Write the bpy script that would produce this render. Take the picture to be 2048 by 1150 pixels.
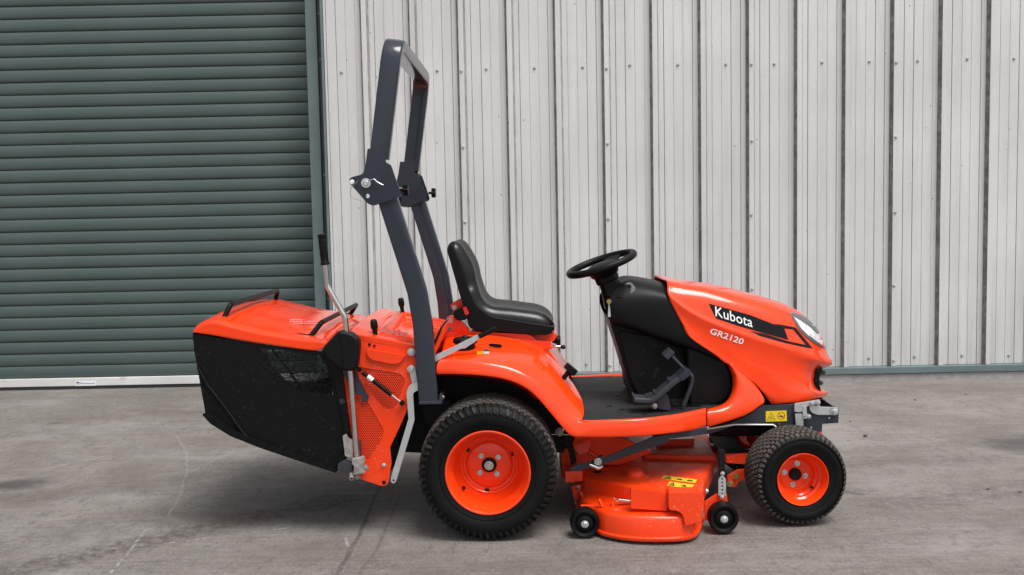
import bpy, bmesh, math, random
from mathutils import Vector, Matrix
from mathutils.bvhtree import BVHTree
R = math.radians
random.seed(7)
scene = bpy.context.scene
for o in list(bpy.data.objects): bpy.data.objects.remove(o)
COL = scene.collection

# ------------------------------------------------------------------ camera
F_PX, PITCH, ROLL, CAM_H = 1950.0, R(4.25), 0.020, 1.16
_F = Vector((0, math.cos(PITCH), -math.sin(PITCH)))
_U0 = Vector((0, math.sin(PITCH), math.cos(PITCH)))
_R0 = Vector((1, 0, 0))
CR = math.cos(ROLL)*_R0 - math.sin(ROLL)*_U0
CU = math.sin(ROLL)*_R0 + math.cos(ROLL)*_U0
cam = bpy.data.objects.new('camera', bpy.data.cameras.new('camera'))
COL.objects.link(cam)
cam.data.sensor_width = 36.0
cam.data.lens = 36.0*F_PX/2048.0
cam.data.clip_end = 500
cam.matrix_world = Matrix(((CR.x, CU.x, -_F.x, 0), (CR.y, CU.y, -_F.y, 0), (CR.z, CU.z, -_F.z, CAM_H), (0, 0, 0, 1)))
scene.camera = cam
scene.render.resolution_x, scene.render.resolution_y = 1024, 575

# ------------------------------------------------------------------ sky, sun, exposure
SUN_EL, SUN_AZ = R(64), R(38)          # azimuth: towards the camera side, to the right of it
world = bpy.data.worlds.new('World'); scene.world = world; world.use_nodes = True
wn = world.node_tree; wn.nodes.clear()
sky = wn.nodes.new('ShaderNodeTexSky'); sky.sky_type = 'NISHITA'; sky.sun_disc = False
sky.sun_elevation = SUN_EL; sky.sun_rotation = R(180)-SUN_AZ
sky.air_density = 1.0; sky.dust_density = 4.0; sky.ozone_density = 1.0
hsv = wn.nodes.new('ShaderNodeHueSaturation'); hsv.inputs['Saturation'].default_value = 0.28
bg = wn.nodes.new('ShaderNodeBackground'); bg.inputs['Strength'].default_value = 0.088
wo = wn.nodes.new('ShaderNodeOutputWorld')
wn.links.new(sky.outputs[0], hsv.inputs['Color']); wn.links.new(hsv.outputs[0], bg.inputs['Color']); wn.links.new(bg.outputs[0], wo.inputs['Surface'])
sd = bpy.data.lights.new('sun', 'SUN'); sd.energy = 1.5; sd.angle = R(28); sd.color = (1, 0.985, 0.96)
sun = bpy.data.objects.new('sun', sd); COL.objects.link(sun)
sv = Vector((math.sin(SUN_AZ)*math.cos(SUN_EL), -math.cos(SUN_AZ)*math.cos(SUN_EL), math.sin(SUN_EL)))
sun.rotation_euler = sv.to_track_quat('Z', 'Y').to_euler(); sun.location = sv*30
vs = scene.view_settings
vs.view_transform = 'Standard'; vs.look = 'None'; vs.exposure = 0.92; vs.gamma = 1.0; vs.use_curve_mapping = False

# ------------------------------------------------------------------ pixel -> place helpers
def ray(px, py): return _F + CR*((px-1024)/F_PX) - CU*((py-575)/F_PX)
CAMO = Vector((0, 0, CAM_H))
def P(px, py, Y):
    d = ray(px, py); return CAMO + d*(Y/d.y)
def PZ(px, py, z):
    d = ray(px, py); return CAMO + d*((z-CAM_H)/d.z)
PSI = R(1.3); YC = 3.94; A0 = 0.4
FWD = Vector((math.cos(PSI), -math.sin(PSI), 0)); LAT = Vector((math.sin(PSI), math.cos(PSI), 0))
ROOT_LOC = FWD*A0 + LAT*YC
def loc(w):
    d = w - ROOT_LOC; return Vector((d.dot(FWD), d.dot(LAT), w.z))
def wor(l): return ROOT_LOC + FWD*l[0] + LAT*l[1] + Vector((0, 0, l[2]))
def T(px, py, o):
    """pixel seen on the mower's lateral plane o (metres from its centre line, near side negative) -> mower coordinates"""
    r = ray(px, py); return loc(CAMO + r*((YC+o-CAMO.dot(LAT))/r.dot(LAT)))
def TZ(px, py, z): return loc(PZ(px, py, z))
def TT(pts, o): return [T(p[0], p[1], p[2] if len(p) > 2 else o) for p in pts]
def mir(v): return Vector((v[0], -v[1], v[2]))

# ------------------------------------------------------------------ materials
def mat(name, col, rough=0.5, metal=0.0, coat=0.0, spec=0.5, build=None):
    m = bpy.data.materials.new(name); m.use_nodes = True
    nt = m.node_tree; b = nt.nodes['Principled BSDF']
    b.inputs['Base Color'].default_value = (*col, 1); b.inputs['Roughness'].default_value = rough
    b.inputs['Metallic'].default_value = metal; b.inputs['Coat Weight'].default_value = coat
    b.inputs['Coat Roughness'].default_value = 0.06; b.inputs['Specular IOR Level'].default_value = spec
    if build: build(nt, b)
    return m
def N(nt, t, **k):
    n = nt.nodes.new(t)
    for a, v in k.items():
        if a in n.inputs: n.inputs[a].default_value = v
        else: setattr(n, a, v)
    return n
def L(nt, a, b): nt.links.new(a, b)
def coords(nt, scale=(1, 1, 1), kind='Object'):
    tc = N(nt, 'ShaderNodeTexCoord'); mp = N(nt, 'ShaderNodeMapping'); mp.inputs['Scale'].default_value = scale
    L(nt, tc.outputs[kind], mp.inputs['Vector']); return mp.outputs[0]
def noise(nt, vec, scale, detail=4, rough=0.6):
    n = N(nt, 'ShaderNodeTexNoise'); n.inputs['Scale'].default_value = scale; n.inputs['Detail'].default_value = detail
    n.inputs['Roughness'].default_value = rough; L(nt, vec, n.inputs['Vector']); return n.outputs['Fac']
def ramp(nt, fac, lo, hi, c0=(0, 0, 0), c1=(1, 1, 1)):
    r = N(nt, 'ShaderNodeValToRGB'); r.color_ramp.elements[0].position = lo; r.color_ramp.elements[1].position = hi
    r.color_ramp.elements[0].color = (*c0, 1); r.color_ramp.elements[1].color = (*c1, 1); L(nt, fac, r.inputs['Fac']); return r.outputs['Color']
def mix(nt, fac, a, b, blend='MIX'):
    m = N(nt, 'ShaderNodeMix', data_type='RGBA', blend_type=blend)
    for s, v in ((m.inputs[0], fac), (m.inputs[6], a), (m.inputs[7], b)):
        if hasattr(v, 'is_output'): L(nt, v, s)
        elif isinstance(v, (int, float)): s.default_value = v
        else: s.default_value = (*v, 1)
    return m.outputs[2]
def math_(nt, op, a, b=None, c=None):
    m = N(nt, 'ShaderNodeMath', operation=op)
    for i, v in enumerate((a, b, c)):
        if v is None: continue
        if hasattr(v, 'is_output'): L(nt, v, m.inputs[i])
        else: m.inputs[i].default_value = v
    return m.outputs[0]
def bump(nt, b, h, strength=0.3, dist=0.002):
    n = N(nt, 'ShaderNodeBump'); n.inputs['Strength'].default_value = strength; n.inputs['Distance'].default_value = dist
    L(nt, h, n.inputs['Height']); L(nt, n.outputs[0], b.inputs['Normal']); return n

ORANGE = (0.88, 0.056, 0.005)
def orange_build(dirt):
    def f(nt, b):
        v = coords(nt)
        n1 = noise(nt, v, 5, 3)
        base = mix(nt, ramp(nt, n1, 0.35, 0.7), (0.85, 0.046, 0.004), (0.89, 0.054, 0.006))
        vo = N(nt, 'ShaderNodeTexVoronoi'); vo.inputs['Scale'].default_value = 230; L(nt, v, vo.inputs['Vector'])
        patch = ramp(nt, noise(nt, v, 9, 4, 0.7), 0.70-0.24*dirt, 0.80-0.20*dirt)
        speck = math_(nt, 'MULTIPLY', ramp(nt, vo.outputs['Distance'], 0.16, 0.26, (1, 1, 1), (0, 0, 0)), patch)
        fine = ramp(nt, noise(nt, v, 130, 2, 0.5), 0.62, 0.72)
        dust = math_(nt, 'MULTIPLY', math_(nt, 'MULTIPLY', fine, ramp(nt, noise(nt, v, 4, 3), 0.40, 0.6)), 0.6*dirt)
        fac = math_(nt, 'MINIMUM', math_(nt, 'ADD', math_(nt, 'MULTIPLY', speck, min(1, dirt)*.75), dust), 0.8)
        L(nt, mix(nt, fac, base, (0.55, 0.50, 0.43)), b.inputs['Base Color'])
        ro = math_(nt, 'ADD', math_(nt, 'MULTIPLY', ramp(nt, noise(nt, v, 14, 5), 0.3, 0.75), 0.02+0.2*dirt), 0.09+0.22*dirt)
        L(nt, math_(nt, 'ADD', ro, math_(nt, 'MULTIPLY', fac, 0.4)), b.inputs['Roughness'])
        bump(nt, b, noise(nt, v, 260, 2), 0.05*dirt, 0.0006)
    return f
M = {}
M['orange'] = mat('orange_paint', ORANGE, 0.25, coat=0.0, spec=0.5, build=orange_build(0.06))
M['orange_dirty'] = mat('orange_paint_with_grass_dust', ORANGE, 0.4, spec=0.3, build=orange_build(1.0))
M['orange_mid'] = mat('orange_paint_lightly_dusty', ORANGE, 0.3, spec=0.5, build=orange_build(0.55))
def plain_build(c0, c1, sc, rl, rh, bs=0.1, bsc=300, dirtcol=None, dth=(0.6, 0.75)):
    def f(nt, b):
        v = coords(nt); n1 = noise(nt, v, sc, 5, 0.65)
        c = mix(nt, ramp(nt, n1, 0.3, 0.7), c0, c1)
        if dirtcol:
            d = math_(nt, 'MULTIPLY', ramp(nt, noise(nt, v, sc*2.3, 6, 0.75), *dth), 0.7)
            c = mix(nt, d, c, dirtcol)
        L(nt, c, b.inputs['Base Color'])
        L(nt, math_(nt, 'ADD', math_(nt, 'MULTIPLY', n1, rh-rl), rl), b.inputs['Roughness'])
        bump(nt, b, noise(nt, v, bsc, 2), bs, 0.0008)
    return f
M['navy'] = mat('dark_slate_paint', (0.02, 0.023, 0.032), 0.22, coat=0.1, spec=0.4, build=plain_build((0.024, 0.029, 0.040), (0.029, 0.034, 0.047), 6, 0.10, 0.16, 0.01))
M['navy_dirty'] = mat('dark_slate_paint_dusty', (0.02, 0.023, 0.032), 0.4, build=plain_build((0.024, 0.027, 0.035), (0.034, 0.038, 0.048), 9, 0.35, 0.6, 0.1, 200, (0.2, 0.18, 0.16), (0.66, 0.8)))
M['plastic'] = mat('black_plastic', (0.008, 0.008, 0.009), 0.42, spec=0.18, build=plain_build((0.0035, 0.0035, 0.004), (0.006, 0.006, 0.0065), 7, 0.36, 0.5, 0.15, 700))
M['plastic_scuffed'] = mat('black_plastic_scuffed', (0.008, 0.008, 0.008), 0.5, spec=0.18, build=plain_build((0.004, 0.004, 0.004), (0.008, 0.008, 0.008), 12, 0.35, 0.6, 0.15, 500, (0.10, 0.095, 0.09), (0.57, 0.74)))
M['vinyl'] = mat('black_seat_vinyl', (0.007, 0.007, 0.0075), 0.3, spec=0.4, build=plain_build((0.004, 0.004, 0.004), (0.006, 0.006, 0.0065), 12, 0.22, 0.30, 0.3, 900))
M['gloss_black'] = mat('gloss_black_tube', (0.005, 0.005, 0.006), 0.42, spec=0.15)
M['dark'] = mat('dark_underbody', (0.012, 0.012, 0.014), 0.6, spec=0.18, build=plain_build((0.004, 0.004, 0.0045), (0.010, 0.010, 0.011), 15, 0.5, 0.8, 0.2, 120, (0.12, 0.11, 0.09), (0.68, 0.82)))
M['steel'] = mat('bright_steel', (0.62, 0.61, 0.59), 0.26, 1.0, build=plain_build((0.60, 0.59, 0.57), (0.70, 0.69, 0.67), 20, 0.12, 0.24, 0.02))
M['galv'] = mat('zinc_plate', (0.60, 0.62, 0.63), 0.42, 0.75, build=plain_build((0.56, 0.59, 0.60), (0.66, 0.68, 0.69), 35, 0.35, 0.5, 0.03))
M['dirty_steel'] = mat('muddy_steel', (0.35, 0.33, 0.3), 0.6, 0.5, build=plain_build((0.20, 0.19, 0.18), (0.48, 0.46, 0.43), 60, 0.45, 0.8, 0.3, 150))
M['rubber'] = mat('tyre_rubber', (0.012, 0.012, 0.012), 0.55, spec=0.14, build=plain_build((0.004, 0.004, 0.004), (0.008, 0.008, 0.008), 9, 0.45, 0.6, 0.12, 250, (0.10, 0.09, 0.08), (0.69, 0.84)))
M['tread'] = mat('tyre_tread_dusty', (0.05, 0.045, 0.04), 0.8, build=plain_build((0.025, 0.022, 0.020), (0.075, 0.063, 0.055), 30, 0.7, 0.95, 0.3, 180, (0.20, 0.17, 0.145), (0.50, 0.70)))
M['lug'] = mat('tyre_lug_rubber', (0.008, 0.008, 0.008), 0.5, spec=0.25, build=plain_build((0.005, 0.005, 0.005), (0.012, 0.0115, 0.011), 10, 0.4, 0.6, 0.2, 200, (0.12, 0.105, 0.09), (0.56, 0.7)))
M['white_paint'] = mat('white_paint', (0.78, 0.79, 0.80), 0.4)
M['decal_white'] = mat('decal_white', (0.82, 0.82, 0.82), 0.35)
M['decal_black'] = mat('decal_black', (0.005, 0.005, 0.006), 0.3, spec=0.2)
M['yellow'] = mat('label_yellow', (0.80, 0.58, 0.02), 0.4)
M['label_text'] = mat('label_ink', (0.02, 0.02, 0.02), 0.5)
M['red'] = mat('red_button', (0.55, 0.015, 0.015), 0.35)
M['brass'] = mat('brass_key', (0.55, 0.42, 0.18), 0.3, 1.0)
M['grey_panel'] = mat('grey_instrument_panel', (0.14, 0.14, 0.15), 0.4)
M['amber'] = mat('amber_lamp', (0.8, 0.25, 0.01), 0.2)
M['liner'] = mat('black_liner_with_grass_specks', (0.008, 0.008, 0.009), 0.5, spec=0.18)
def liner_build(nt, b):
    v = coords(nt)
    vo = N(nt, 'ShaderNodeTexVoronoi'); vo.inputs['Scale'].default_value = 90; L(nt, v, vo.inputs['Vector'])
    s = math_(nt, 'MULTIPLY', ramp(nt, vo.outputs['Distance'], 0.12, 0.2, (1, 1, 1), (0, 0, 0)), ramp(nt, noise(nt, v, 7, 3), 0.52, 0.62))
    L(nt, mix(nt, math_(nt, 'MULTIPLY', s, 0.6), (0.007, 0.007, 0.008), (0.4, 0.37, 0.32)), b.inputs['Base Color'])
liner_build(M['liner'].node_tree, M['liner'].node_tree.nodes['Principled BSDF'])
def mat_floor(nt, b):
    v = coords(nt)
    sx = N(nt, 'ShaderNodeSeparateXYZ'); L(nt, v, sx.inputs[0])
    groove = math_(nt, 'SINE', math_(nt, 'MULTIPLY', sx.outputs['Y'], 2*math.pi/0.012))
    inside = math_(nt, 'MULTIPLY', math_(nt, 'GREATER_THAN', sx.outputs['Y'], -0.42), math_(nt, 'LESS_THAN', sx.outputs['Y'], 0.1))
    h = math_(nt, 'MULTIPLY', groove, inside)
    n1 = noise(nt, v, 9, 5, 0.7)
    c = mix(nt, ramp(nt, n1, 0.35, 0.75), (0.010, 0.010, 0.012), (0.026, 0.026, 0.027))
    sp = ramp(nt, noise(nt, coords(nt, (0.5, 1, 1)), 42, 4, 0.75), 0.66, 0.76)
    c = mix(nt, math_(nt, 'MULTIPLY', sp, 0.35), c, (0.25, 0.23, 0.21))
    L(nt, c, b.inputs['Base Color']); bump(nt, b, h, 0.9, 0.003)
M['mat'] = mat('black_rubber_floor_mat', (0.02, 0.02, 0.02), 0.6, spec=0.2, build=mat_floor)
def alpha_out(nt, b, fac):
    tr = N(nt, 'ShaderNodeBsdfTransparent'); ms = N(nt, 'ShaderNodeMixShader'); out = nt.nodes['Material Output']
    L(nt, fac, ms.inputs[0]); L(nt, tr.outputs[0], ms.inputs[1]); L(nt, b.outputs[0], ms.inputs[2]); L(nt, ms.outputs[0], out.inputs['Surface'])
def perf_build(nt, b):
    # hexagonal lattice of round punched holes in x / z
    v = coords(nt); sx = N(nt, 'ShaderNodeSeparateXYZ'); L(nt, v, sx.inputs[0])
    p = 0.0072; q = p*math.sqrt(3)
    def lat(ox, oz):
        x = math_(nt, 'SUBTRACT', math_(nt, 'FRACT', math_(nt, 'ADD', math_(nt, 'DIVIDE', sx.outputs['X'], p), ox)), 0.5)
        z = math_(nt, 'SUBTRACT', math_(nt, 'FRACT', math_(nt, 'ADD', math_(nt, 'DIVIDE', sx.outputs['Z'], q), oz)), 0.5)
        x = math_(nt, 'MULTIPLY', x, p); z = math_(nt, 'MULTIPLY', z, q)
        return math_(nt, 'SQRT', math_(nt, 'ADD', math_(nt, 'MULTIPLY', x, x), math_(nt, 'MULTIPLY', z, z)))
    d = math_(nt, 'MINIMUM', lat(0, 0), lat(0.5, 0.5))
    alpha_out(nt, b, math_(nt, 'GREATER_THAN', d, 0.0021))
    sp = math_(nt, 'MULTIPLY', ramp(nt, noise(nt, v, 120, 3, 0.7), 0.6, 0.7), ramp(nt, noise(nt, v, 8, 3), 0.45, 0.6))
    L(nt, mix(nt, math_(nt, 'MULTIPLY', sp, 0.8), (0.78, 0.042, 0.006), (0.6, 0.55, 0.5)), b.inputs['Base Color'])
M['perf'] = mat('orange_perforated_sheet', ORANGE, 0.35, build=perf_build)
def mesh_build(op):
    def f(nt, b):
        v = coords(nt)
        vs_ = coords(nt, (60, 60, 330))
        n1 = noise(nt, vs_, 1.0, 3, 0.7)
        n2 = noise(nt, v, 22, 3)
        hole = math_(nt, 'MULTIPLY', ramp(nt, n1, 0.38, 0.50), math_(nt, 'ADD', math_(nt, 'MULTIPLY', n2, 0.4), 0.7))
        alpha_out(nt, b, math_(nt, 'SUBTRACT', 1.0, math_(nt, 'MULTIPLY', hole, op)))
        L(nt, mix(nt, ramp(nt, noise(nt, v, 60, 4, 0.7), 0.66, 0.8), (0.007, 0.007, 0.008), (0.05, 0.05, 0.05)), b.inputs['Base Color'])
        bump(nt, b, n1, 0.5, 0.001)
    return f
M['mesh_near'] = mat('black_mesh_fabric', (0.008, 0.008, 0.009), 0.7, spec=0.18, build=mesh_build(0.75))
def fabric_build(nt, b):
    v = coords(nt); w = noise(nt, coords(nt, (40, 40, 400)), 1.0, 2)
    L(nt, mix(nt, math_(nt, 'MULTIPLY', ramp(nt, noise(nt, v, 95, 4, 0.75), 0.63, 0.72), 0.5), (0.003, 0.003, 0.0035), (0.12, 0.115, 0.11)), b.inputs['Base Color'])
    bump(nt, b, w, 0.55, 0.002)
    L(nt, math_(nt, 'ADD', math_(nt, 'MULTIPLY', w, 0.35), 0.35), b.inputs['Roughness'])
M['fabric'] = mat('black_collector_fabric', (0.008, 0.008, 0.009), 0.65, spec=0.18, build=fabric_build)
def text_lines(nt, b):
    # rows of tiny unreadable print on a bare sticker
    v = coords(nt); sx = N(nt, 'ShaderNodeSeparateXYZ'); L(nt, v, sx.inputs[0])
    n1 = noise(nt, coords(nt, (260, 1, 1)), 1.0, 2)
    k2 = math_(nt, 'GREATER_THAN', math_(nt, 'FRACT', math_(nt, 'DIVIDE', sx.outputs['Z'], 0.0075)), 0.42)
    k = math_(nt, 'MULTIPLY', math_(nt, 'GREATER_THAN', n1, 0.40), k2)
    L(nt, mix(nt, math_(nt, 'MULTIPLY', k, 0.75), (0.78, 0.048, 0.01), (0.75, 0.6, 0.58)), b.inputs['Base Color'])
M['fine_print'] = mat('printed_label_on_orange', (0.8, 0.5, 0.45), 0.4, build=text_lines)
def lens_build(nt, b):
    lw = N(nt, 'ShaderNodeLayerWeight'); lw.inputs['Blend'].default_value = 0.25
    alpha_out(nt, b, math_(nt, 'ADD', math_(nt, 'MULTIPLY', lw.outputs['Fresnel'], 0.35), 0.02))
M['lens'] = mat('clear_lens', (0.02, 0.02, 0.022), 0.03, build=lens_build)
def lamp_build(nt, b):
    v = coords(nt); n = noise(nt, v, 28, 2)
    L(nt, mix(nt, ramp(nt, n, 0.40, 0.58), (0.62, 0.63, 0.65), (0.90, 0.91, 0.92)), b.inputs['Base Color']); bump(nt, b, n, 0.5, 0.01)
M['chrome'] = mat('lamp_reflector', (0.85, 0.86, 0.87), 0.25, 0.0, build=lamp_build)

# ------------------------------------------------------------------ mesh helpers
def link(name, me, m=None, parent=None):
    o = bpy.data.objects.new(name, me); COL.objects.link(o)
    if m is not None: me.materials.append(M[m] if isinstance(m, str) else m)
    if parent is not None: o.parent = parent
    return o
def finish(bm, name, m, parent, smooth=35, recalc=True):
    if recalc: bmesh.ops.recalc_face_normals(bm, faces=bm.faces)
    me = bpy.data.meshes.new(name); bm.to_mesh(me); bm.free()
    me.polygons.foreach_set('use_smooth', [True]*len(me.polygons))
    me.set_sharp_from_angle(angle=R(smooth))
    return link(name, me, m, parent)
def empty(name, parent=None, l=(0, 0, 0)):
    o = bpy.data.objects.new(name, None); COL.objects.link(o); o.location = l; o.empty_display_size = 0.05
    if parent is not None: o.parent = parent
    return o
def tag(o, label=None, cat=None, group=None, kind=None):
    for k, v in (('label', label), ('category', cat), ('group', group), ('kind', kind)):
        if v: o[k] = v
    return o
def rp(pts, r=4, n=4):
    """round the corners of a pixel polygon"""
    out = []; k = len(pts)
    for i in range(k):
        p, a, b = Vector(pts[i][:2]), Vector(pts[i-1][:2]), Vector(pts[(i+1) % k][:2])
        rr = pts[i][2] if len(pts[i]) > 2 else r
        da, db = (a-p), (b-p); rr = min(rr, da.length*0.45, db.length*0.45)
        if rr < 0.3: out.append(p); continue
        s, e = p+da.normalized()*rr, p+db.normalized()*rr
        for j in range(n+1):
            t = j/n; out.append(s*(1-t)**2 + p*2*t*(1-t) + e*t*t)
    return out
def cr(pts, n):
    """Catmull-Rom resample, even in arc length"""
    pts = [Vector(p) for p in pts]
    ext = [pts[0]*2-pts[1]]+pts+[pts[-1]*2-pts[-2]]
    dense = []
    for i in range(len(pts)-1):
        p0, p1, p2, p3 = ext[i:i+4]
        for j in range(12):
            t = j/12
            dense.append(0.5*((2*p1)+(p2-p0)*t+(2*p0-5*p1+4*p2-p3)*t*t+(3*p1-p0-3*p2+p3)*t**3))
    dense.append(pts[-1])
    cum = [0]
    for a, b in zip(dense, dense[1:]): cum.append(cum[-1]+(b-a).length)
    out = []; j = 0
    for i in range(n):
        s = cum[-1]*i/(n-1)
        while j < len(cum)-2 and cum[j+1] < s: j += 1
        seg = cum[j+1]-cum[j]; t = (s-cum[j])/seg if seg > 0 else 0
        out.append(dense[j].lerp(dense[j+1], min(1, max(0, t))))
    return out
def cols_to_rows(cols, sub):
    """columns of points -> finer columns, Catmull-Rom per row with the same parameter (keeps columns aligned)"""
    rows = list(zip(*cols)); out = []
    for r_ in rows:
        pts = [Vector(p) for p in r_]; ext = [pts[0]*2-pts[1]]+pts+[pts[-1]*2-pts[-2]]; o = []
        for i in range(len(pts)-1):
            p0, p1, p2, p3 = ext[i:i+4]
            for j in range(sub):
                t = j/sub; o.append(0.5*((2*p1)+(p2-p0)*t+(2*p0-5*p1+4*p2-p3)*t*t+(3*p1-p0-3*p2+p3)*t**3))
        o.append(pts[-1]); out.append(o)
    return out
def grid(bm, rows, close_u=False):
    vs_ = [[bm.verts.new(p) for p in r_] for r_ in rows]
    for i in range(len(rows)-1):
        n = len(rows[i])
        for j in range(n if close_u else n-1):
            a, b, c, d = vs_[i][j], vs_[i][(j+1) % n], vs_[i+1][(j+1) % n], vs_[i+1][j]
            try: bm.faces.new((a, b, c, d))
            except ValueError: pass
    return vs_
def plate(name, pts, o0, th, m, parent, r=3, bev=0.0015, holes=(), smooth=40, pts3=None, segs=2, nr=4):
    """pixel polygon on lateral plane o0, extruded away from the near side by th (real thickness)"""
    bm = bmesh.new(); edges = []
    loops = [TT(rp(pts, r, nr), o0)] + [TT(h, o0) for h in holes]
    for lp in loops:
        v = [bm.verts.new(p) for p in lp]
        for i in range(len(v)): edges.append(bm.edges.new((v[i], v[(i+1) % len(v)])))
    if holes: bmesh.ops.triangle_fill(bm, use_beauty=True, edges=edges)
    else: bm.faces.new(list(bm.verts))
    g = bmesh.ops.extrude_face_region(bm, geom=list(bm.faces))
    bmesh.ops.translate(bm, vec=(0, th, 0), verts=[x for x in g['geom'] if isinstance(x, bmesh.types.BMVert)])
    bmesh.ops.recalc_face_normals(bm, faces=bm.faces)
    if bev > 0:
        es = [e for e in bm.edges if len(e.link_faces) == 2 and e.calc_face_angle() > 1.2 and abs(e.verts[0].co.y-e.verts[1].co.y) < 1e-6]
        bmesh.ops.bevel(bm, geom=es, offset=bev, segments=segs, profile=0.5, affect='EDGES', clamp_overlap=True)
    o = finish(bm, name, m, parent, smooth); w_ = o.modifiers.new('weighted_normals', 'WEIGHTED_NORMAL'); w_.keep_sharp = True
    return o
def circ(px, py, r, n=14): return [(px+r*math.cos(2*math.pi*i/n), py+r*math.sin(2*math.pi*i/n)) for i in range(n)]
def box(name, lo, hi, m, parent, bev=0.004, rot=None, segs=2):
    bm = bmesh.new(); bmesh.ops.create_cube(bm, size=1)
    c = [(a+b)/2 for a, b in zip(lo, hi)]
    for v in bm.verts: v.co = Vector((v.co.x*(hi[0]-lo[0]), v.co.y*(hi[1]-lo[1]), v.co.z*(hi[2]-lo[2])))
    if rot: bmesh.ops.rotate(bm, verts=bm.verts, matrix=Matrix.Rotation(rot[0], 3, rot[1]))
    bmesh.ops.translate(bm, verts=bm.verts, vec=c)
    if bev: bmesh.ops.bevel(bm, geom=list(bm.edges), offset=bev, segments=segs, affect='EDGES', profile=0.5)
    o = finish(bm, name, m, parent, 40); w_ = o.modifiers.new('weighted_normals', 'WEIGHTED_NORMAL'); w_.keep_sharp = True
    return o
def fillet(pts, r, n=6):
    pts = [Vector(p) for p in pts]; out = [pts[0]]
    for i in range(1, len(pts)-1):
        p, a, b = pts[i], pts[i-1], pts[i+1]; da, db = a-p, b-p
        ang = da.angle(db)
        rr = min(r/max(0.05, math.tan(ang/2)), da.length*0.48, db.length*0.48)
        s, e = p+da.normalized()*rr, p+db.normalized()*rr
        for j in range(n+1):
            t = j/n; out.append(s*(1-t)**2+p*2*t*(1-t)+e*t*t)
    out.append(pts[-1]); return out
def sweep_bm(bm, path, prof, ref=None, cap=True):
    """prof: list of (u, v); v axis follows ref (made normal to the path), u = path x v"""
    rings = []; prev = None
    for i, p in enumerate(path):
        t = (path[min(i+1, len(path)-1)]-path[max(i-1, 0)]).normalized()
        if ref is not None: v = Vector(ref)
        elif prev is None: v = Vector((0, 0, 1)) if abs(t.z) < 0.9 else Vector((1, 0, 0))
        else: v = prev
        v = (v - t*v.dot(t)).normalized(); prev = v; u = t.cross(v)
        rings.append([p+u*a+v*b for a, b in prof])
    g = grid(bm, rings, True)
    if cap: bm.faces.new(g[0][::-1]); bm.faces.new(g[-1])
def cprof(r, n=12): return [(r*math.cos(2*math.pi*i/n), r*math.sin(2*math.pi*i/n)) for i in range(n)]
def rprof(w, h, r=0.006, n=3):
    out = []
    for cx, cy, a0 in ((w/2-r, h/2-r, 0), (-w/2+r, h/2-r, 90), (-w/2+r, -h/2+r, 180), (w/2-r, -h/2+r, 270)):
        for k in range(n+1):
            a = R(a0+90*k/n); out.append((cx+r*math.cos(a), cy+r*math.sin(a)))
    return out
def tube(name, pts, r, m, parent, fr=0.02, n=12):
    bm = bmesh.new(); sweep_bm(bm, fillet(pts, fr) if len(pts) > 2 else [Vector(p) for p in pts], cprof(r, n)); return finish(bm, name, m, parent, 50)
def lathe_bm(bm, prof, c, axis=(0, 1, 0), n=32, ring=False):
    """prof: list of (radius, distance along axis)"""
    ax = Vector(axis).normalized(); u = ax.orthogonal().normalized(); v = ax.cross(u); c = Vector(c)
    rings = []
    for r_, d in prof:
        rings.append([c+ax*d+(u*math.cos(2*math.pi*i/n)+v*math.sin(2*math.pi*i/n))*max(r_, 1e-5) for i in range(n)])
    grid(bm, rings, True)
def lathe(name, prof, c, m, parent, axis=(0, 1, 0), n=32, smooth=35):
    bm = bmesh.new(); lathe_bm(bm, prof, c, axis, n)
    bmesh.ops.remove_doubles(bm, verts=bm.verts, dist=2e-5)
    return finish(bm, name, m, parent, smooth)
def bolt(parent, c, r=0.008, m='steel', axis=(0, -1, 0), name='bolt', washer=True):
    bm = bmesh.new()
    if washer: lathe_bm(bm, [(0, 0), (r*1.35, 0), (r*1.35, 0.0015), (0, 0.0015)], c, axis, 18)
    lathe_bm(bm, [(0, 0.0015), (r, 0.0015), (r, r*0.62), (r*0.86, r*0.78), (0, r*0.78)], c, axis, 6)
    lathe_bm(bm, [(0, r*0.7), (r*0.5, r*0.7), (r*0.45, r*0.95), (0, r*0.95)], c, axis, 10)
    return finish(bm, name, m, parent, 30)
def loft(name, cols, m, parent, sub=4, solid=0, subsurf=1, mirror=False, crease_rows=(), smooth=60, rowsub=1, flip=False):
    """cols: list of columns (each a list of points, same count). Surface through them."""
    rows = cols_to_rows(cols, sub)
    if rowsub > 1: rows = list(zip(*cols_to_rows(rows, rowsub))); rows = [list(x) for x in zip(*rows)]
    bm = bmesh.new(); g = grid(bm, rows)
    if mirror:
        g2 = grid(bm, [[mir(p) for p in r_] for r_ in rows])
        bmesh.ops.remove_doubles(bm, verts=bm.verts, dist=1e-4)
    if crease_rows:
        cl = bm.edges.layers.float.new('crease_edge')
    bmesh.ops.recalc_face_normals(bm, faces=bm.faces)
    if flip: bmesh.ops.reverse_faces(bm, faces=bm.faces)
    o = finish(bm, name, m, parent, smooth, recalc=False)
    if solid:
        s = o.modifiers.new('thickness', 'SOLIDIFY'); s.thickness = abs(solid); s.offset = -1 if solid > 0 else 1
    if subsurf:
        s = o.modifiers.new('subdivision', 'SUBSURF'); s.levels = subsurf; s.render_levels = subsurf
    return o
def dup(o, parent, fn):
    """copy of an object with its geometry mapped by fn (a mirrored twin on the far side)"""
    me = o.data.copy(); c = o.copy(); c.data = me; COL.objects.link(c); c.parent = parent
    for v in me.vertices: v.co = fn(v.co)
    me.flip_normals()
    return c

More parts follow.
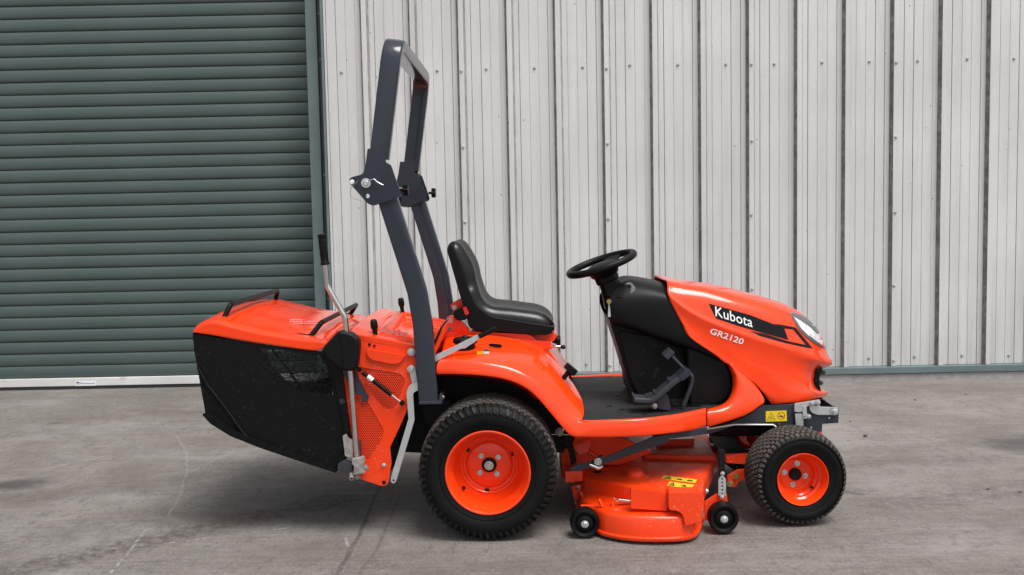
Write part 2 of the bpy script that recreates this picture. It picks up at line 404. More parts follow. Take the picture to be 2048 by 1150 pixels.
# ================================================================== THE SETTING
def g2(px, py):
    p = PZ(px, py, 0); return (p.x, p.y)
def seg_dist(nt, sx, a, b, wob=None):
    """distance in the ground plane to the segment a-b (nodes)"""
    ax, ay = a; bx, by = b; dx, dy = bx-ax, by-ay; l2 = dx*dx+dy*dy
    px = math_(nt, 'SUBTRACT', sx.outputs['X'], ax); py = math_(nt, 'SUBTRACT', sx.outputs['Y'], ay)
    if wob is not None: px = math_(nt, 'ADD', px, wob)
    t = math_(nt, 'DIVIDE', math_(nt, 'ADD', math_(nt, 'MULTIPLY', px, dx), math_(nt, 'MULTIPLY', py, dy)), l2)
    t = math_(nt, 'MINIMUM', math_(nt, 'MAXIMUM', t, 0.0), 1.0)
    ex = math_(nt, 'SUBTRACT', px, math_(nt, 'MULTIPLY', t, dx)); ey = math_(nt, 'SUBTRACT', py, math_(nt, 'MULTIPLY', t, dy))
    return math_(nt, 'SQRT', math_(nt, 'ADD', math_(nt, 'MULTIPLY', ex, ex), math_(nt, 'MULTIPLY', ey, ey)))
def concrete_build(nt, b):
    v = coords(nt); sx = N(nt, 'ShaderNodeSeparateXYZ'); L(nt, v, sx.inputs[0])
    rot = N(nt, 'ShaderNodeMapping'); rot.inputs['Rotation'].default_value = (0, 0, R(38)); rot.inputs['Scale'].default_value = (2.5, 26, 1); L(nt, v, rot.inputs['Vector'])
    brush = noise(nt, rot.outputs[0], 1.6, 4, 0.7)
    rot2 = N(nt, 'ShaderNodeMapping'); rot2.inputs['Rotation'].default_value = (0, 0, R(-62)); rot2.inputs['Scale'].default_value = (3, 30, 1); L(nt, v, rot2.inputs['Vector'])
    brush2 = noise(nt, rot2.outputs[0], 1.4, 3, 0.6)
    va = coords(nt, (1, 0.45, 1)); big = noise(nt, v, 0.7, 4, 0.6); mid = noise(nt, coords(nt, (0.6, 0.8, 1)), 2.6, 7, 0.72); fine = noise(nt, va, 24, 6, 0.8); gr = noise(nt, va, 105, 4, 0.85)
    c = mix(nt, ramp(nt, big, 0.3, 0.7), (0.128, 0.110, 0.097), (0.228, 0.206, 0.189))
    c = mix(nt, math_(nt, 'MULTIPLY', ramp(nt, mid, 0.42, 0.62), 0.65), c, (0.122, 0.106, 0.096))
    c = mix(nt, math_(nt, 'MULTIPLY', ramp(nt, brush, 0.42, 0.66), 0.45), c, (0.268, 0.247, 0.229))
    c = mix(nt, math_(nt, 'MULTIPLY', ramp(nt, brush2, 0.5, 0.68), 0.35), c, (0.115, 0.104, 0.096))
    c = mix(nt, math_(nt, 'MULTIPLY', ramp(nt, fine, 0.52, 0.60), 0.60), c, (0.095, 0.086, 0.08))
    c = mix(nt, math_(nt, 'MULTIPLY', ramp(nt, gr, 0.52, 0.62), 0.5), c, (0.325, 0.301, 0.281))
    patch = noise(nt, coords(nt, (0.7, 1.0, 1)), 1.5, 7, 0.74)
    c = mix(nt, math_(nt, 'MULTIPLY', ramp(nt, patch, 0.50, 0.60), 0.50), c, (0.118, 0.096, 0.082))
    c = mix(nt, math_(nt, 'MULTIPLY', ramp(nt, patch, 0.36, 0.46, (1, 1, 1), (0, 0, 0)), 0.45), c, (0.30, 0.282, 0.268))
    # muddy tyre tracks (a streaky strip with tread marks), oil spots, two thin dirt lines, chalk arc and scrapes
    wob = math_(nt, 'MULTIPLY', math_(nt, 'SUBTRACT', noise(nt, v, 3, 4), 0.5), 0.16)
    def band(a, b_, w, s, col, c, breakup=(0.36, 0.60), sc=11):
        d = math_(nt, 'ADD', seg_dist(nt, sx, g2(*a), g2(*b_), wob), math_(nt, 'MULTIPLY', math_(nt, 'SUBTRACT', noise(nt, v, 12, 5, 0.7), 0.5), w*0.9))
        k = math_(nt, 'MULTIPLY', ramp(nt, d, w*0.35, w, (1, 1, 1), (0, 0, 0)), ramp(nt, noise(nt, v, sc, 6, 0.8), *breakup))
        return mix(nt, math_(nt, 'MULTIPLY', k, s), c, col)
    mud = (0.080, 0.066, 0.058)
    c = band((-200, 1190), (680, 1000), 0.13, 0.9, mud, c, (0.42, 0.56), 26)
    c = band((-100, 1110), (420, 1010), 0.22, 0.45, mud, c, (0.40, 0.62), 14)
    c = band((-50, 1010), (380, 955), 0.12, 0.40, mud, c)
    c = band((1700, 905), (2300, 860), 0.10, 0.40, mud, c)
    c = band((1760, 1010), (2200, 955), 0.16, 0.55, mud, c, (0.42, 0.58), 18)
    c = band((1650, 930), (2250, 905), 0.12, 0.45, mud, c, (0.42, 0.58), 20)
    c = band((420, 890), (1000, 935), 0.10, 0.30, mud, c)
    c = band((20, 970), (48, 968), 0.13, 0.85, (0.055, 0.050, 0.047), c, (0.1, 0.45))
    c = band((2030, 890), (2200, 880), 0.20, 0.8, (0.06, 0.055, 0.052), c, (0.1, 0.5))
    c = band((105, 846), (118, 846), 0.035, 0.8, (0.07, 0.065, 0.06), c, (0.1, 0.4))
    c = band((1690, 985), (1715, 988), 0.03, 0.7, (0.07, 0.065, 0.06), c, (0.1, 0.4))
    c = band((1200, 1120), (1320, 1110), 0.13, 0.35, mud, c, (0.42, 0.6), 40)
    wob2 = math_(nt, 'MULTIPLY', math_(nt, 'SUBTRACT', noise(nt, v, 9, 3), 0.5), 0.02)
    def line(pts, w, s, col, c, br=(0.3, 0.5)):
        for a, b_ in zip(pts, pts[1:]):
            d = seg_dist(nt, sx, g2(*a), g2(*b_), wob2)
            k = math_(nt, 'MULTIPLY', ramp(nt, d, w*0.4, w, (1, 1, 1), (0, 0, 0)), ramp(nt, noise(nt, v, 30, 4, 0.7), *br))
            c = mix(nt, math_(nt, 'MULTIPLY', k, s), c, col)
        return c
    c = line([(765, 960), (718, 1070), (668, 1160)], 0.011, 0.85, (0.07, 0.062, 0.057), c)
    c = line([(800, 990), (755, 1095), (712, 1160)], 0.009, 0.55, (0.08, 0.072, 0.066), c)
    c = line([(352, 870), (374, 905), (374, 945), (358, 995), (336, 1030)], 0.007, 0.38, (0.42, 0.40, 0.39), c, (0.38, 0.62))
    c = line([(88, 938), (228, 908)], 0.006, 0.55, (0.52, 0.50, 0.49), c, (0.35, 0.6))
    c = line([(380, 945), (470, 900)], 0.006, 0.35, (0.48, 0.46, 0.45), c, (0.35, 0.6))
    c = line([(340, 1085), (480, 1068), (580, 1055)], 0.006, 0.55, (0.55, 0.53, 0.52), c, (0.45, 0.6))
    c = line([(222, 1145), (262, 1100), (290, 1060)], 0.006, 0.5, (0.52, 0.50, 0.49), c, (0.42, 0.6))
    c = line([(672, 986), (750, 985)], 0.006, 0.5, (0.52, 0.50, 0.49), c, (0.4, 0.6))
    c = line([(690, 1076), (697, 1093)], 0.006, 0.5, (0.5, 0.48, 0.47), c, (0.35, 0.6))
    # pits and dark crumbs
    vo = N(nt, 'ShaderNodeTexVoronoi'); vo.inputs['Scale'].default_value = 7; L(nt, v, vo.inputs['Vector'])
    pit = math_(nt, 'MULTIPLY', ramp(nt, vo.outputs['Distance'], 0.045, 0.075, (1, 1, 1), (0, 0, 0)), ramp(nt, noise(nt, v, 2.2, 2), 0.48, 0.56))
    c = mix(nt, math_(nt, 'MULTIPLY', pit, 0.75), c, (0.06, 0.055, 0.05))
    vo3 = N(nt, 'ShaderNodeTexVoronoi'); vo3.inputs['Scale'].default_value = 34; L(nt, va, vo3.inputs['Vector'])
    pit3 = math_(nt, 'MULTIPLY', ramp(nt, vo3.outputs['Distance'], 0.12, 0.20, (1, 1, 1), (0, 0, 0)), ramp(nt, noise(nt, v, 5, 4, 0.7), 0.50, 0.60))
    c = mix(nt, math_(nt, 'MULTIPLY', pit3, 0.6), c, (0.07, 0.062, 0.056))
    L(nt, c, b.inputs['Base Color'])
    L(nt, math_(nt, 'ADD', math_(nt, 'MULTIPLY', mid, 0.2), 0.62), b.inputs['Roughness'])
    h = math_(nt, 'ADD', math_(nt, 'ADD', math_(nt, 'MULTIPLY', brush, 0.6), math_(nt, 'MULTIPLY', fine, 0.5)), math_(nt, 'MULTIPLY', gr, 0.35))
    bump(nt, b, h, 0.9, 0.010)
M['concrete'] = mat('brushed_concrete', (0.27, 0.26, 0.25), 0.75, build=concrete_build)
bm = bmesh.new()
bmesh.ops.create_grid(bm, x_segments=4, y_segments=4, size=60)
ground = finish(bm, 'concrete_yard', 'concrete', None); tag(ground, 'grey brushed concrete yard with tyre marks and scuffs', 'ground', kind='structure')

WALL_Y, PITCH_X = 6.50, 0.316
LAPX = P(1213, 130, WALL_Y-0.03).x
def clad_build(nt, b):
    v = coords(nt); st = coords(nt, (9, 9, 0.5)); st2 = coords(nt, (30, 30, 0.9))
    c = mix(nt, ramp(nt, noise(nt, v, 1.1, 4), 0.3, 0.7), (0.58, 0.585, 0.58), (0.69, 0.695, 0.69))
    c = mix(nt, math_(nt, 'MULTIPLY', ramp(nt, noise(nt, st, 1.0, 5, 0.7), 0.45, 0.8), 0.5), c, (0.42, 0.41, 0.385))
    c = mix(nt, math_(nt, 'MULTIPLY', ramp(nt, noise(nt, st2, 1.0, 4, 0.7), 0.58, 0.82), 0.22), c, (0.36, 0.345, 0.32))
    vor = N(nt, 'ShaderNodeTexVoronoi'); vor.inputs['Scale'].default_value = 120; L(nt, v, vor.inputs['Vector'])
    sp = math_(nt, 'MULTIPLY', ramp(nt, vor.outputs['Distance'], 0.10, 0.30, (1, 1, 1), (0, 0, 0)), ramp(nt, noise(nt, v, 3.5, 4, 0.7), 0.38, 0.62))
    c = mix(nt, math_(nt, 'MULTIPLY', sp, 0.45), c, (0.27, 0.255, 0.235))
    gr = noise(nt, v, 170, 3, 0.8)
    c = mix(nt, math_(nt, 'MULTIPLY', ramp(nt, gr, 0.50, 0.64), 0.5), c, (0.33, 0.32, 0.30))
    vo2 = N(nt, 'ShaderNodeTexVoronoi'); vo2.inputs['Scale'].default_value = 9; L(nt, v, vo2.inputs['Vector'])
    c = mix(nt, math_(nt, 'MULTIPLY', ramp(nt, vo2.outputs['Distance'], 0.03, 0.05, (1, 1, 1), (0, 0, 0)), 0.8), c, (0.06, 0.055, 0.05))
    # dirt and painted shade on the rib flanks, darker grooves, run-off dirt near the foot
    at = N(nt, 'ShaderNodeAttribute'); at.attribute_name = 'grime_shade'
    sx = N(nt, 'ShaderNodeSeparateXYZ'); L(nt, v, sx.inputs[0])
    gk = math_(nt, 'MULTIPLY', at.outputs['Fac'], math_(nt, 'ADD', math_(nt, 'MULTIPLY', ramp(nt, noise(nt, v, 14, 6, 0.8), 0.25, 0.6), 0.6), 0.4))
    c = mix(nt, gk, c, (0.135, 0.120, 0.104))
    foot = math_(nt, 'MULTIPLY', ramp(nt, sx.outputs['Z'], 0.1, 0.9, (1, 1, 1), (0, 0, 0)), ramp(nt, noise(nt, st, 1.3, 5, 0.75), 0.35, 0.7))
    c = mix(nt, math_(nt, 'MULTIPLY', foot, 0.45), c, (0.25, 0.235, 0.215))
    L(nt, c, b.inputs['Base Color']); bump(nt, b, gr, 0.12, 0.001)
M['clad'] = mat('weathered_pale_cladding', (0.55, 0.55, 0.54), 0.55, build=clad_build)
def green_build(nt, b):
    v = coords(nt); s = coords(nt, (1.5, 30, 160))
    n1 = noise(nt, s, 1.0, 4, 0.7); n2 = noise(nt, coords(nt, (1.0, 1, 0.7)), 1.4, 5, 0.65); n3 = noise(nt, coords(nt, (5, 5, 0.35)), 1.5, 4, 0.6)
    c = mix(nt, ramp(nt, n1, 0.3, 0.72), (0.046, 0.072, 0.067), (0.069, 0.101, 0.095))
    c = mix(nt, math_(nt, 'MULTIPLY', ramp(nt, n2, 0.45, 0.7), 0.35), c, (0.085, 0.105, 0.103))
    c = mix(nt, math_(nt, 'MULTIPLY', ramp(nt, n3, 0.60, 0.75), 0.35), c, (0.06, 0.07, 0.068))
    L(nt, c, b.inputs['Base Color'])
    L(nt, math_(nt, 'ADD', math_(nt, 'MULTIPLY', n1, 0.2), 0.32), b.inputs['Roughness'])
M['shutter'] = mat('grey_green_shutter_paint', (0.085, 0.125, 0.122), 0.42, build=green_build)
M['trim'] = mat('grey_green_trim', (0.12, 0.165, 0.168), 0.5, build=plain_build((0.105, 0.148, 0.150), (0.140, 0.185, 0.188), 5, 0.4, 0.6, 0.05, 300, (0.09, 0.10, 0.10), (0.6, 0.75)))
M['gap'] = mat('dark_reveal_trim', (0.035, 0.042, 0.044), 0.6, build=plain_build((0.028, 0.034, 0.036), (0.045, 0.052, 0.054), 9, 0.5, 0.7))
M['reveal'] = mat('shaded_reveal_trim', (0.09, 0.11, 0.112), 0.6, build=plain_build((0.080, 0.098, 0.100), (0.105, 0.125, 0.128), 9, 0.5, 0.7))  # darker copy of the trim; the recess's shade is in the colour
M['plinth'] = mat('pale_concrete_plinth', (0.36, 0.35, 0.34), 0.85, build=plain_build((0.28, 0.27, 0.26), (0.40, 0.39, 0.38), 14, 0.8, 0.95, 0.5, 60, (0.15, 0.14, 0.13), (0.58, 0.7)))
M['rail_white'] = mat('white_bottom_rail', (0.62, 0.62, 0.60), 0.45, build=plain_build((0.56, 0.56, 0.54), (0.68, 0.68, 0.67), 3, 0.4, 0.6, 0.05, 200, (0.4, 0.38, 0.36), (0.6, 0.72)))

wall = empty('metal_clad_wall', None, (2.0, WALL_Y, 0))
tag(wall, 'pale weathered ribbed metal wall beside the green roller shutter', 'wall')
WALL_X0 = P(655, 300, WALL_Y).x
def clad_sheet(x0, x1, ztop=4.6, z0=0.10):
    """one cladding sheet: lap rib at its left edge, three ribs, shallow grooves in each pan"""
    pr = []      # x, y, dirt with painted shade
    k = -1
    n = 3
    for i in range(n):
        xr = x0+i*PITCH_X
        pr += [(xr-0.030, 0, 0), (xr-0.029, 0, 1), (xr-0.0165, -0.034, 1), (xr-0.0155, -0.035, 0), (xr+0.0155, -0.035, 0), (xr+0.0165, -0.034, .75), (xr+0.029, 0, .75), (xr+0.030, 0, 0)]  # flanks carry dirt plus painted shade, left flank darker than right
        for j in range(1, 5):
            xg = xr+PITCH_X*j/5; dp = (0.0022, 0.0048, 0.0058, 0.0026)[(j+i) % 4]
            pr += [(xg-0.0026, 0, 0), (xg, dp, 0.9 if dp > 0.004 else 0.4), (xg+0.0026, 0, 0)]  # grooves coloured dark, the deeper ones darker
    pr.append((x0+n*PITCH_X-0.031, 0, 0))
    pr = [p for p in pr if p[0] >= WALL_X0-1e-6]
    if x0 < WALL_X0: pr.insert(0, (WALL_X0, 0, 0))
    return pr
sheets = []
M['screw'] = mat('dull_screw', (0.30, 0.295, 0.285), 0.5, 0.3, build=plain_build((0.34, 0.335, 0.325), (0.48, 0.475, 0.465), 60, 0.4, 0.6))
screw_me = None
def screw_mesh():
    bm = bmesh.new()
    lathe_bm(bm, [(0, 0), (0.0105, 0), (0.0102, 0.002), (0.0070, 0.003), (0.0066, 0.0065), (0.005, 0.0078), (0, 0.0078)], (0, 0, 0), (0, -1, 0), 12)
    bmesh.ops.recalc_face_normals(bm, faces=bm.faces)
    me = bpy.data.meshes.new('cladding_screw'); bm.to_mesh(me); bm.free(); me.materials.append(M['screw'])
    me.polygons.foreach_set('use_smooth', [True]*len(me.polygons)); me.set_sharp_from_angle(angle=R(30)); return me
screw_me = screw_mesh()
for k in range(-3, 4):
    x0 = LAPX+3*k*PITCH_X
    pr = clad_sheet(x0, x0+3*PITCH_X)
    if len(pr) < 3 or pr[-1][0] < WALL_X0+0.05: continue
    bm = bmesh.new(); lay = bm.verts.layers.float.new('grime_shade')
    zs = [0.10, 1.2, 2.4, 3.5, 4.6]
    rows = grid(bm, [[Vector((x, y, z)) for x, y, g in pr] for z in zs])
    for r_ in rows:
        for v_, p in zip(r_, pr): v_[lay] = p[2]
    bmesh.ops.recalc_face_normals(bm, faces=bm.faces)
    if bm.faces[0].normal.y > 0: bmesh.ops.reverse_faces(bm, faces=bm.faces)
    me = bpy.data.meshes.new('cladding_sheet'); bm.to_mesh(me); bm.free()
    sh = link('cladding_sheet', me, 'clad', wall); sh.location = (-wall.location.x, 0, 0)
    so = sh.modifiers.new('thickness', 'SOLIDIFY'); so.thickness = 0.004; so.offset = -1
    def screw(x, y, z):
        s = bpy.data.objects.new('screw', screw_me); COL.objects.link(s); s.parent = sh; s.location = (x, y-0.001, z); s.rotation_euler = (random.uniform(-.1, .1), 0, random.uniform(-.12, .12))
    for i in range(3):
        xr = x0+i*PITCH_X
        for z in (P(1300, 131, WALL_Y).z, P(1730, 716, WALL_Y).z, 3.5):
            xx = xr+PITCH_X*0.5+random.uniform(-.006, .006)
            if xx > WALL_X0+0.02: screw(xx, 0, z+random.uniform(-.006, .006))
    if x0 > WALL_X0:
        for j in range(6): screw(x0+random.uniform(-.003, .003), -0.035, P(1790, 717, WALL_Y).z+0.49*j*1.0+random.uniform(-.008, .008))
WX1 = 6.2
def wbox(name, lo, hi, m, parent, bev=0.003):
    pl = parent.location if parent else Vector((0, 0, 0))
    return box(name, [a-b for a, b in zip(lo, pl)], [a-b for a, b in zip(hi, pl)], m, parent, bev)
wbox('plinth', (WALL_X0-0.03, WALL_Y-0.045, -0.2), (WX1, WALL_Y+0.25, 0.052), 'plinth', wall, 0.006)
wbox('drip_flashing', (WALL_X0-0.02, WALL_Y-0.060, 0.055), (WX1, WALL_Y+0.02, 0.098), 'trim', wall)
wbox('backing_frame', (WALL_X0+0.005, WALL_Y+0.02, 0.10), (WX1, WALL_Y+0.20, 4.6), 'gap', wall)
wbox('corner_flashing', (WALL_X0-0.017, WALL_Y-0.022, 0.10), (WALL_X0-0.003, WALL_Y+0.19, 4.6), 'trim', wall)

SH_Y = 6.80
shut = empty('roller_shutter_door', None, (-3.2, SH_Y, 0))
tag(shut, 'closed grey-green roller shutter door with white bottom rail', 'shutter door')
zr1 = P(100, 757.5, SH_Y-0.02).z; zr0 = P(100, 773, SH_Y-0.02).z
SX0, SX1 = -6.0, P(640, 300, SH_Y).x
prof = [(0.0005, 0.009), (0.0030, 0.0030), (0.009, 0.0000), (0.026, -0.0025), (0.048, -0.0022), (0.066, 0.0005), (0.076, 0.0030), (0.0825, 0.0070), (0.0857, 0.010)]
bm = bmesh.new()
grid(bm, [[Vector((SX0, y, z)), Vector((-2.2, y, z)), Vector((SX1, y, z))] for z, y in prof])
bmesh.ops.recalc_face_normals(bm, faces=bm.faces)
if bm.faces[0].normal.y > 0: bmesh.ops.reverse_faces(bm, faces=bm.faces)
sme = bpy.data.meshes.new('shutter_slat'); bm.to_mesh(sme); bm.free(); sme.materials.append(M['shutter'])
sme.polygons.foreach_set('use_smooth', [True]*len(sme.polygons))
SP = (P(0, 12.5, SH_Y).z-P(0, 757, SH_Y).z)/30
for i in range(40):
    s = bpy.data.objects.new('slat', sme); COL.objects.link(s); s.parent = shut
    s.location = (-shut.location.x, random.uniform(-.001, .001), zr1+0.002+i*SP); s.scale = (1, 1, SP/0.0857)
wbox('curtain_backing', (SX0, SH_Y+0.016, 0.02), (SX1, SH_Y+0.03, 4.0), 'gap', shut, 0)
rail = wbox('bottom_rail', (SX0, SH_Y-0.022, zr0), (SX1-0.01, SH_Y+0.014, zr1), 'rail_white', shut, 0.003)
wbox('rubber_seal', (SX0, SH_Y-0.012, 0.002), (SX1-0.01, SH_Y+0.01, zr0-0.001), 'gap', shut, 0.002)
gx0, gx1 = P(617, 200, 6.58).x, P(639, 200, 6.58).x
wbox('guide_rail', (gx0, 6.56, 0.0), (gx1, 6.86, 4.6), 'trim', shut, 0.004)
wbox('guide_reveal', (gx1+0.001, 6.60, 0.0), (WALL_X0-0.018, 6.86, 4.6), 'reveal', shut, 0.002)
for z in (0.62, 1.45, 2.22, 2.52):
    bolt(shut, Vector((gx1+0.012, 6.599, z))-shut.location, 0.007, 'dirty_steel', name='frame_screw')
# maker's sticker on the bottom rail
def text_bm(txt, off=0.0, spacing=1.0, shear=0.0):
    cu = bpy.data.curves.new('t', 'FONT'); cu.body = txt; cu.size = 1; cu.offset = off; cu.space_character = spacing; cu.shear = shear; cu.resolution_u = 3
    ob = bpy.data.objects.new('t', cu); COL.objects.link(ob); dg = bpy.context.evaluated_depsgraph_get()
    me = bpy.data.meshes.new_from_object(ob.evaluated_get(dg)); bpy.data.objects.remove(ob); bpy.data.curves.remove(cu)
    bm = bmesh.new(); bm.from_mesh(me); bpy.data.meshes.remove(me)
    xs = [v.co.x for v in bm.verts]; ys = [v.co.y for v in bm.verts]
    for v in bm.verts: v.co.x = (v.co.x-min(xs))/(max(xs)-min(xs)); v.co.y = (v.co.y-min(ys))/(max(ys)-min(ys)); v.co.z = 0
    return bm
def wquad(bm, x0, x1, z0, z1, y):
    bm.faces.new([bm.verts.new(p) for p in ((x0, y, z0), (x1, y, z0), (x1, y, z1), (x0, y, z1))])
py_ = SH_Y-0.0235
s0, s1 = P(151, 772, py_), P(192, 761, py_)
off = shut.location
bm = bmesh.new(); wquad(bm, s0.x-off.x, s1.x-off.x, s0.z, s1.z, py_-off.y)
stick = finish(bm, 'maker_sticker', 'decal_white', rail, recalc=False); stick.parent = rail
M['ink_blue'] = mat('navy_ink', (0.04, 0.045, 0.16), 0.5)
bm = text_bm('Paramount', 0.004)
w = s1.x-s0.x; h = s1.z-s0.z
for v in bm.verts: v.co = Vector((s0.x-off.x+w*(0.24+0.70*v.co.x), py_-off.y-0.0012, s0.z+h*(0.34+0.36*v.co.y)))
# little umbrella-shaped emblem to the left of the word
pts = [(0.03+0.09*(1-math.cos(math.pi*i/8)), 0.58+0.26*math.sin(math.pi*i/8)) for i in range(9)]
bm.faces.new([bm.verts.new((s0.x-off.x+w*a, py_-off.y-0.0012, s0.z+h*b_)) for a, b_ in pts])
for a in (0.06, 0.115, 0.17): wquad(bm, s0.x-off.x+w*a, s0.x-off.x+w*(a+0.015), s0.z+h*0.2, s0.z+h*0.6, py_-off.y-0.0012)
finish(bm, 'sticker_print', 'ink_blue', rail, recalc=False)

# small loose stones on the concrete
def stone(px, py, r, label):
    p = PZ(px, py, 0); bm = bmesh.new(); bmesh.ops.create_icosphere(bm, subdivisions=2, radius=r)
    for v in bm.verts:
        k = 1+random.uniform(-.25, .25); v.co = Vector((v.co.x*k*1.3, v.co.y*k, v.co.z*k*0.55))
    zmin = min(v.co.z for v in bm.verts)
    for v in bm.verts: v.co.z -= zmin+0.001
    o = finish(bm, 'stone', 'stone', None, 20); o.location = (p.x, p.y, 0); o.rotation_euler.z = random.uniform(0, 6)
    return tag(o, label, 'stone', 'loose stones on the concrete')
M['stone'] = mat('dark_stone', (0.07, 0.065, 0.06), 0.8, build=plain_build((0.05, 0.047, 0.043), (0.11, 0.10, 0.095), 60, 0.7, 0.9, 0.4, 120))
stone(1731, 873, 0.011, 'dark flat stone chip on the concrete in front of the mower bumper')
for q in ((1830, 800), (1932, 789), (1976, 979), (2040, 985), (1700, 843)):
    stone(*q, 0.006, 'tiny dark stone chip lying on the open concrete ahead of the mower')

# ================================================================== THE MOWER
mower = empty('ride_on_mower', None, ROOT_LOC); mower.rotation_euler.z = -PSI
tag(mower, 'orange ride-on lawn mower with black seat, roll bar and rear grass collector', 'mower')
def part(name, parent=None): return empty(name, parent or mower)

# ---------------------------------------------------------------- wheels
def tyre(parent, c, rad, w, y0, bead, nrow, nblk, nlug, block, cov=0.80, drop=0.0085):
    """c = (x, z) of the axle, y0 = outer face, tyre runs from y0 to y0+w"""
    x, z = c
    s = w
    pr = [(bead-0.004, 0.10*s), (bead+0.004, 0.055*s), (bead+0.010, 0.040*s), (bead+0.016, 0.043*s), (bead+0.030, 0.012*s), ((bead+rad)/2, 0.0), (rad-0.034, 0.015*s), (rad-0.020, 0.050*s), (rad-0.011, 0.11*s), (rad-0.009, 0.25*s), (rad-0.008, 0.5*s)]
    pr = pr + [(r_, s-d) for r_, d in pr[-2::-1]]
    pr = cr([Vector((a, b_, 0)) for a, b_ in pr], 46)
    lathe('tyre', [(p.x, p.y) for p in pr], (x, y0, z), 'rubber', parent, n=96, smooth=50)
    for rr in ((bead+rad)/2+.012, bead+.022):
        lathe('sidewall_ring', [(rr-.0012, .004), (rr-.0008, -.0012), (rr+.0008, -.0012), (rr+.0012, .004)], (x, y0+.001+(.004 if rr < bead+.03 else 0), z), 'rubber', parent, n=96)
    bm = bmesh.new()
    def pt(th, r_, d): return Vector((x+r_*math.sin(th), y0+d, max(0.0015, z+r_*math.cos(th))))
    def crown(d): return rad-drop*abs(2*d/w-1)**2.4
    wid = w*cov; row_w = wid/nrow; pit = 2*math.pi/nblk
    for i in range(nrow):
        d0 = w*(1-cov)/2+row_w*(i+0.5)
        for k in range(nblk):
            th = pit*(k+(0.5 if i % 2 else 0)); hu = pit*0.54*block; hv = row_w*0.50*block
            shp = [(-1, 0), (-0.5, -1), (0.5, -1), (1, 0), (0.5, 1), (-0.5, 1)]
            top = [bm.verts.new(pt(th+hu*a*0.86, crown(d0+hv*b_), d0+hv*b_*0.88)) for a, b_ in shp]
            bot = [bm.verts.new(pt(th+hu*a, crown(d0)-0.013, d0+hv*b_)) for a, b_ in shp]
            bm.faces.new(top)
            for q in range(6): bm.faces.new((top[q], bot[q], bot[(q+1) % 6], top[(q+1) % 6]))
    if nlug:
        t = finish(bm, 'tread', 'tread', parent, 30); tag(t, kind='stuff'); bm = bmesh.new()
        pit = 2*math.pi/nlug
        for side in (0, 1):
            for k in range(nlug):
                th = pit*(k+0.25*side)
                st = [(crown(0.1*w)+0.001, 0.115*w), (rad-0.014, 0.030*w), (rad-0.034, 0.0*w-0.0015)]
                rows = []
                for q, (r_, d) in enumerate(st):
                    hw = pit*(0.30, 0.29, 0.20)[q]; dd = d if side == 0 else w-d
                    inn = (r_-0.012, d+0.006) if q < 2 else (r_-0.004, d+0.010)
                    di = inn[1] if side == 0 else w-inn[1]
                    sk = pit*0.16*q
                    rows.append([pt(th-hw+sk, inn[0], di), pt(th-hw*0.85+sk, r_, dd), pt(th+hw*0.85+sk, r_, dd), pt(th+hw+sk, inn[0], di)])
                g = grid(bm, rows)
                bm.faces.new(g[0]); bm.faces.new(g[-1])
    t = finish(bm, 'shoulder_lugs' if nlug else 'tread', 'lug' if nlug else 'tread', parent, 30); tag(t, kind='stuff')
RW = (T(978, 936, -0.45).x, 0.250); RY0 = -0.555
FW = (T(1607, 967, -0.44).x-0.012, 0.177); FY0 = -0.435
def rear_wheel(name):
    w = part(name)
    tyre(w, RW, 0.252, 0.265, RY0, 0.148, 9, 62, 60, 0.80)
    x, z = RW
    rim = lathe('rim', [(a*.955, b_) for a, b_ in [(0.147, 0.030), (0.156, 0.010), (0.160, 0.004), (0.160, -0.001), (0.156, -0.003), (0.151, 0.000), (0.147, 0.012), (0.140, 0.022), (0.139, 0.034), (0.134, 0.040), (0.131, 0.072), (0.124, 0.092), (0.118, 0.104), (0.1135, 0.112), (0.108, 0.110), (0.104, 0.112), (0.098, 0.122), (0.092, 0.124), (0.086, 0.117), (0.080, 0.114), (0.0, 0.114)]], (x, RY0+0.010, z), 'orange', w, n=72)
    yd = RY0+0.124
    lathe('hub', [(0.0, -0.012), (0.012, -0.012), (0.026, -0.007), (0.028, -0.001), (0.028, 0.004)], (x, yd, z), 'gloss_black', w, n=28)
    bolt(w, (x, yd-0.012, z), 0.0125, name='axle_nut')
    for a in (22, 112, 202, 292): bolt(w, (x+0.044*math.sin(R(a+28)), yd-0.002, z+0.044*math.cos(R(a+28))), 0.0072, name='wheel_bolt')
    for a in (-72, 48, 168):
        a += 18
        cx, cz = x+0.0985*math.sin(R(a)), z+0.0985*math.cos(R(a))
        box('rim_slot', (cx-0.008, yd-0.001, cz-0.008), (cx+0.008, yd+0.0085, cz+0.008), 'dark', w, 0.001, None, 1)
    a = 232; tube('valve_stem', [(x+0.120*math.sin(R(a)), yd-0.030, z+0.120*math.cos(R(a))), (x+0.113*math.sin(R(a)), yd-0.055, z+0.113*math.cos(R(a)))], 0.0055, 'plastic', w)
    return w
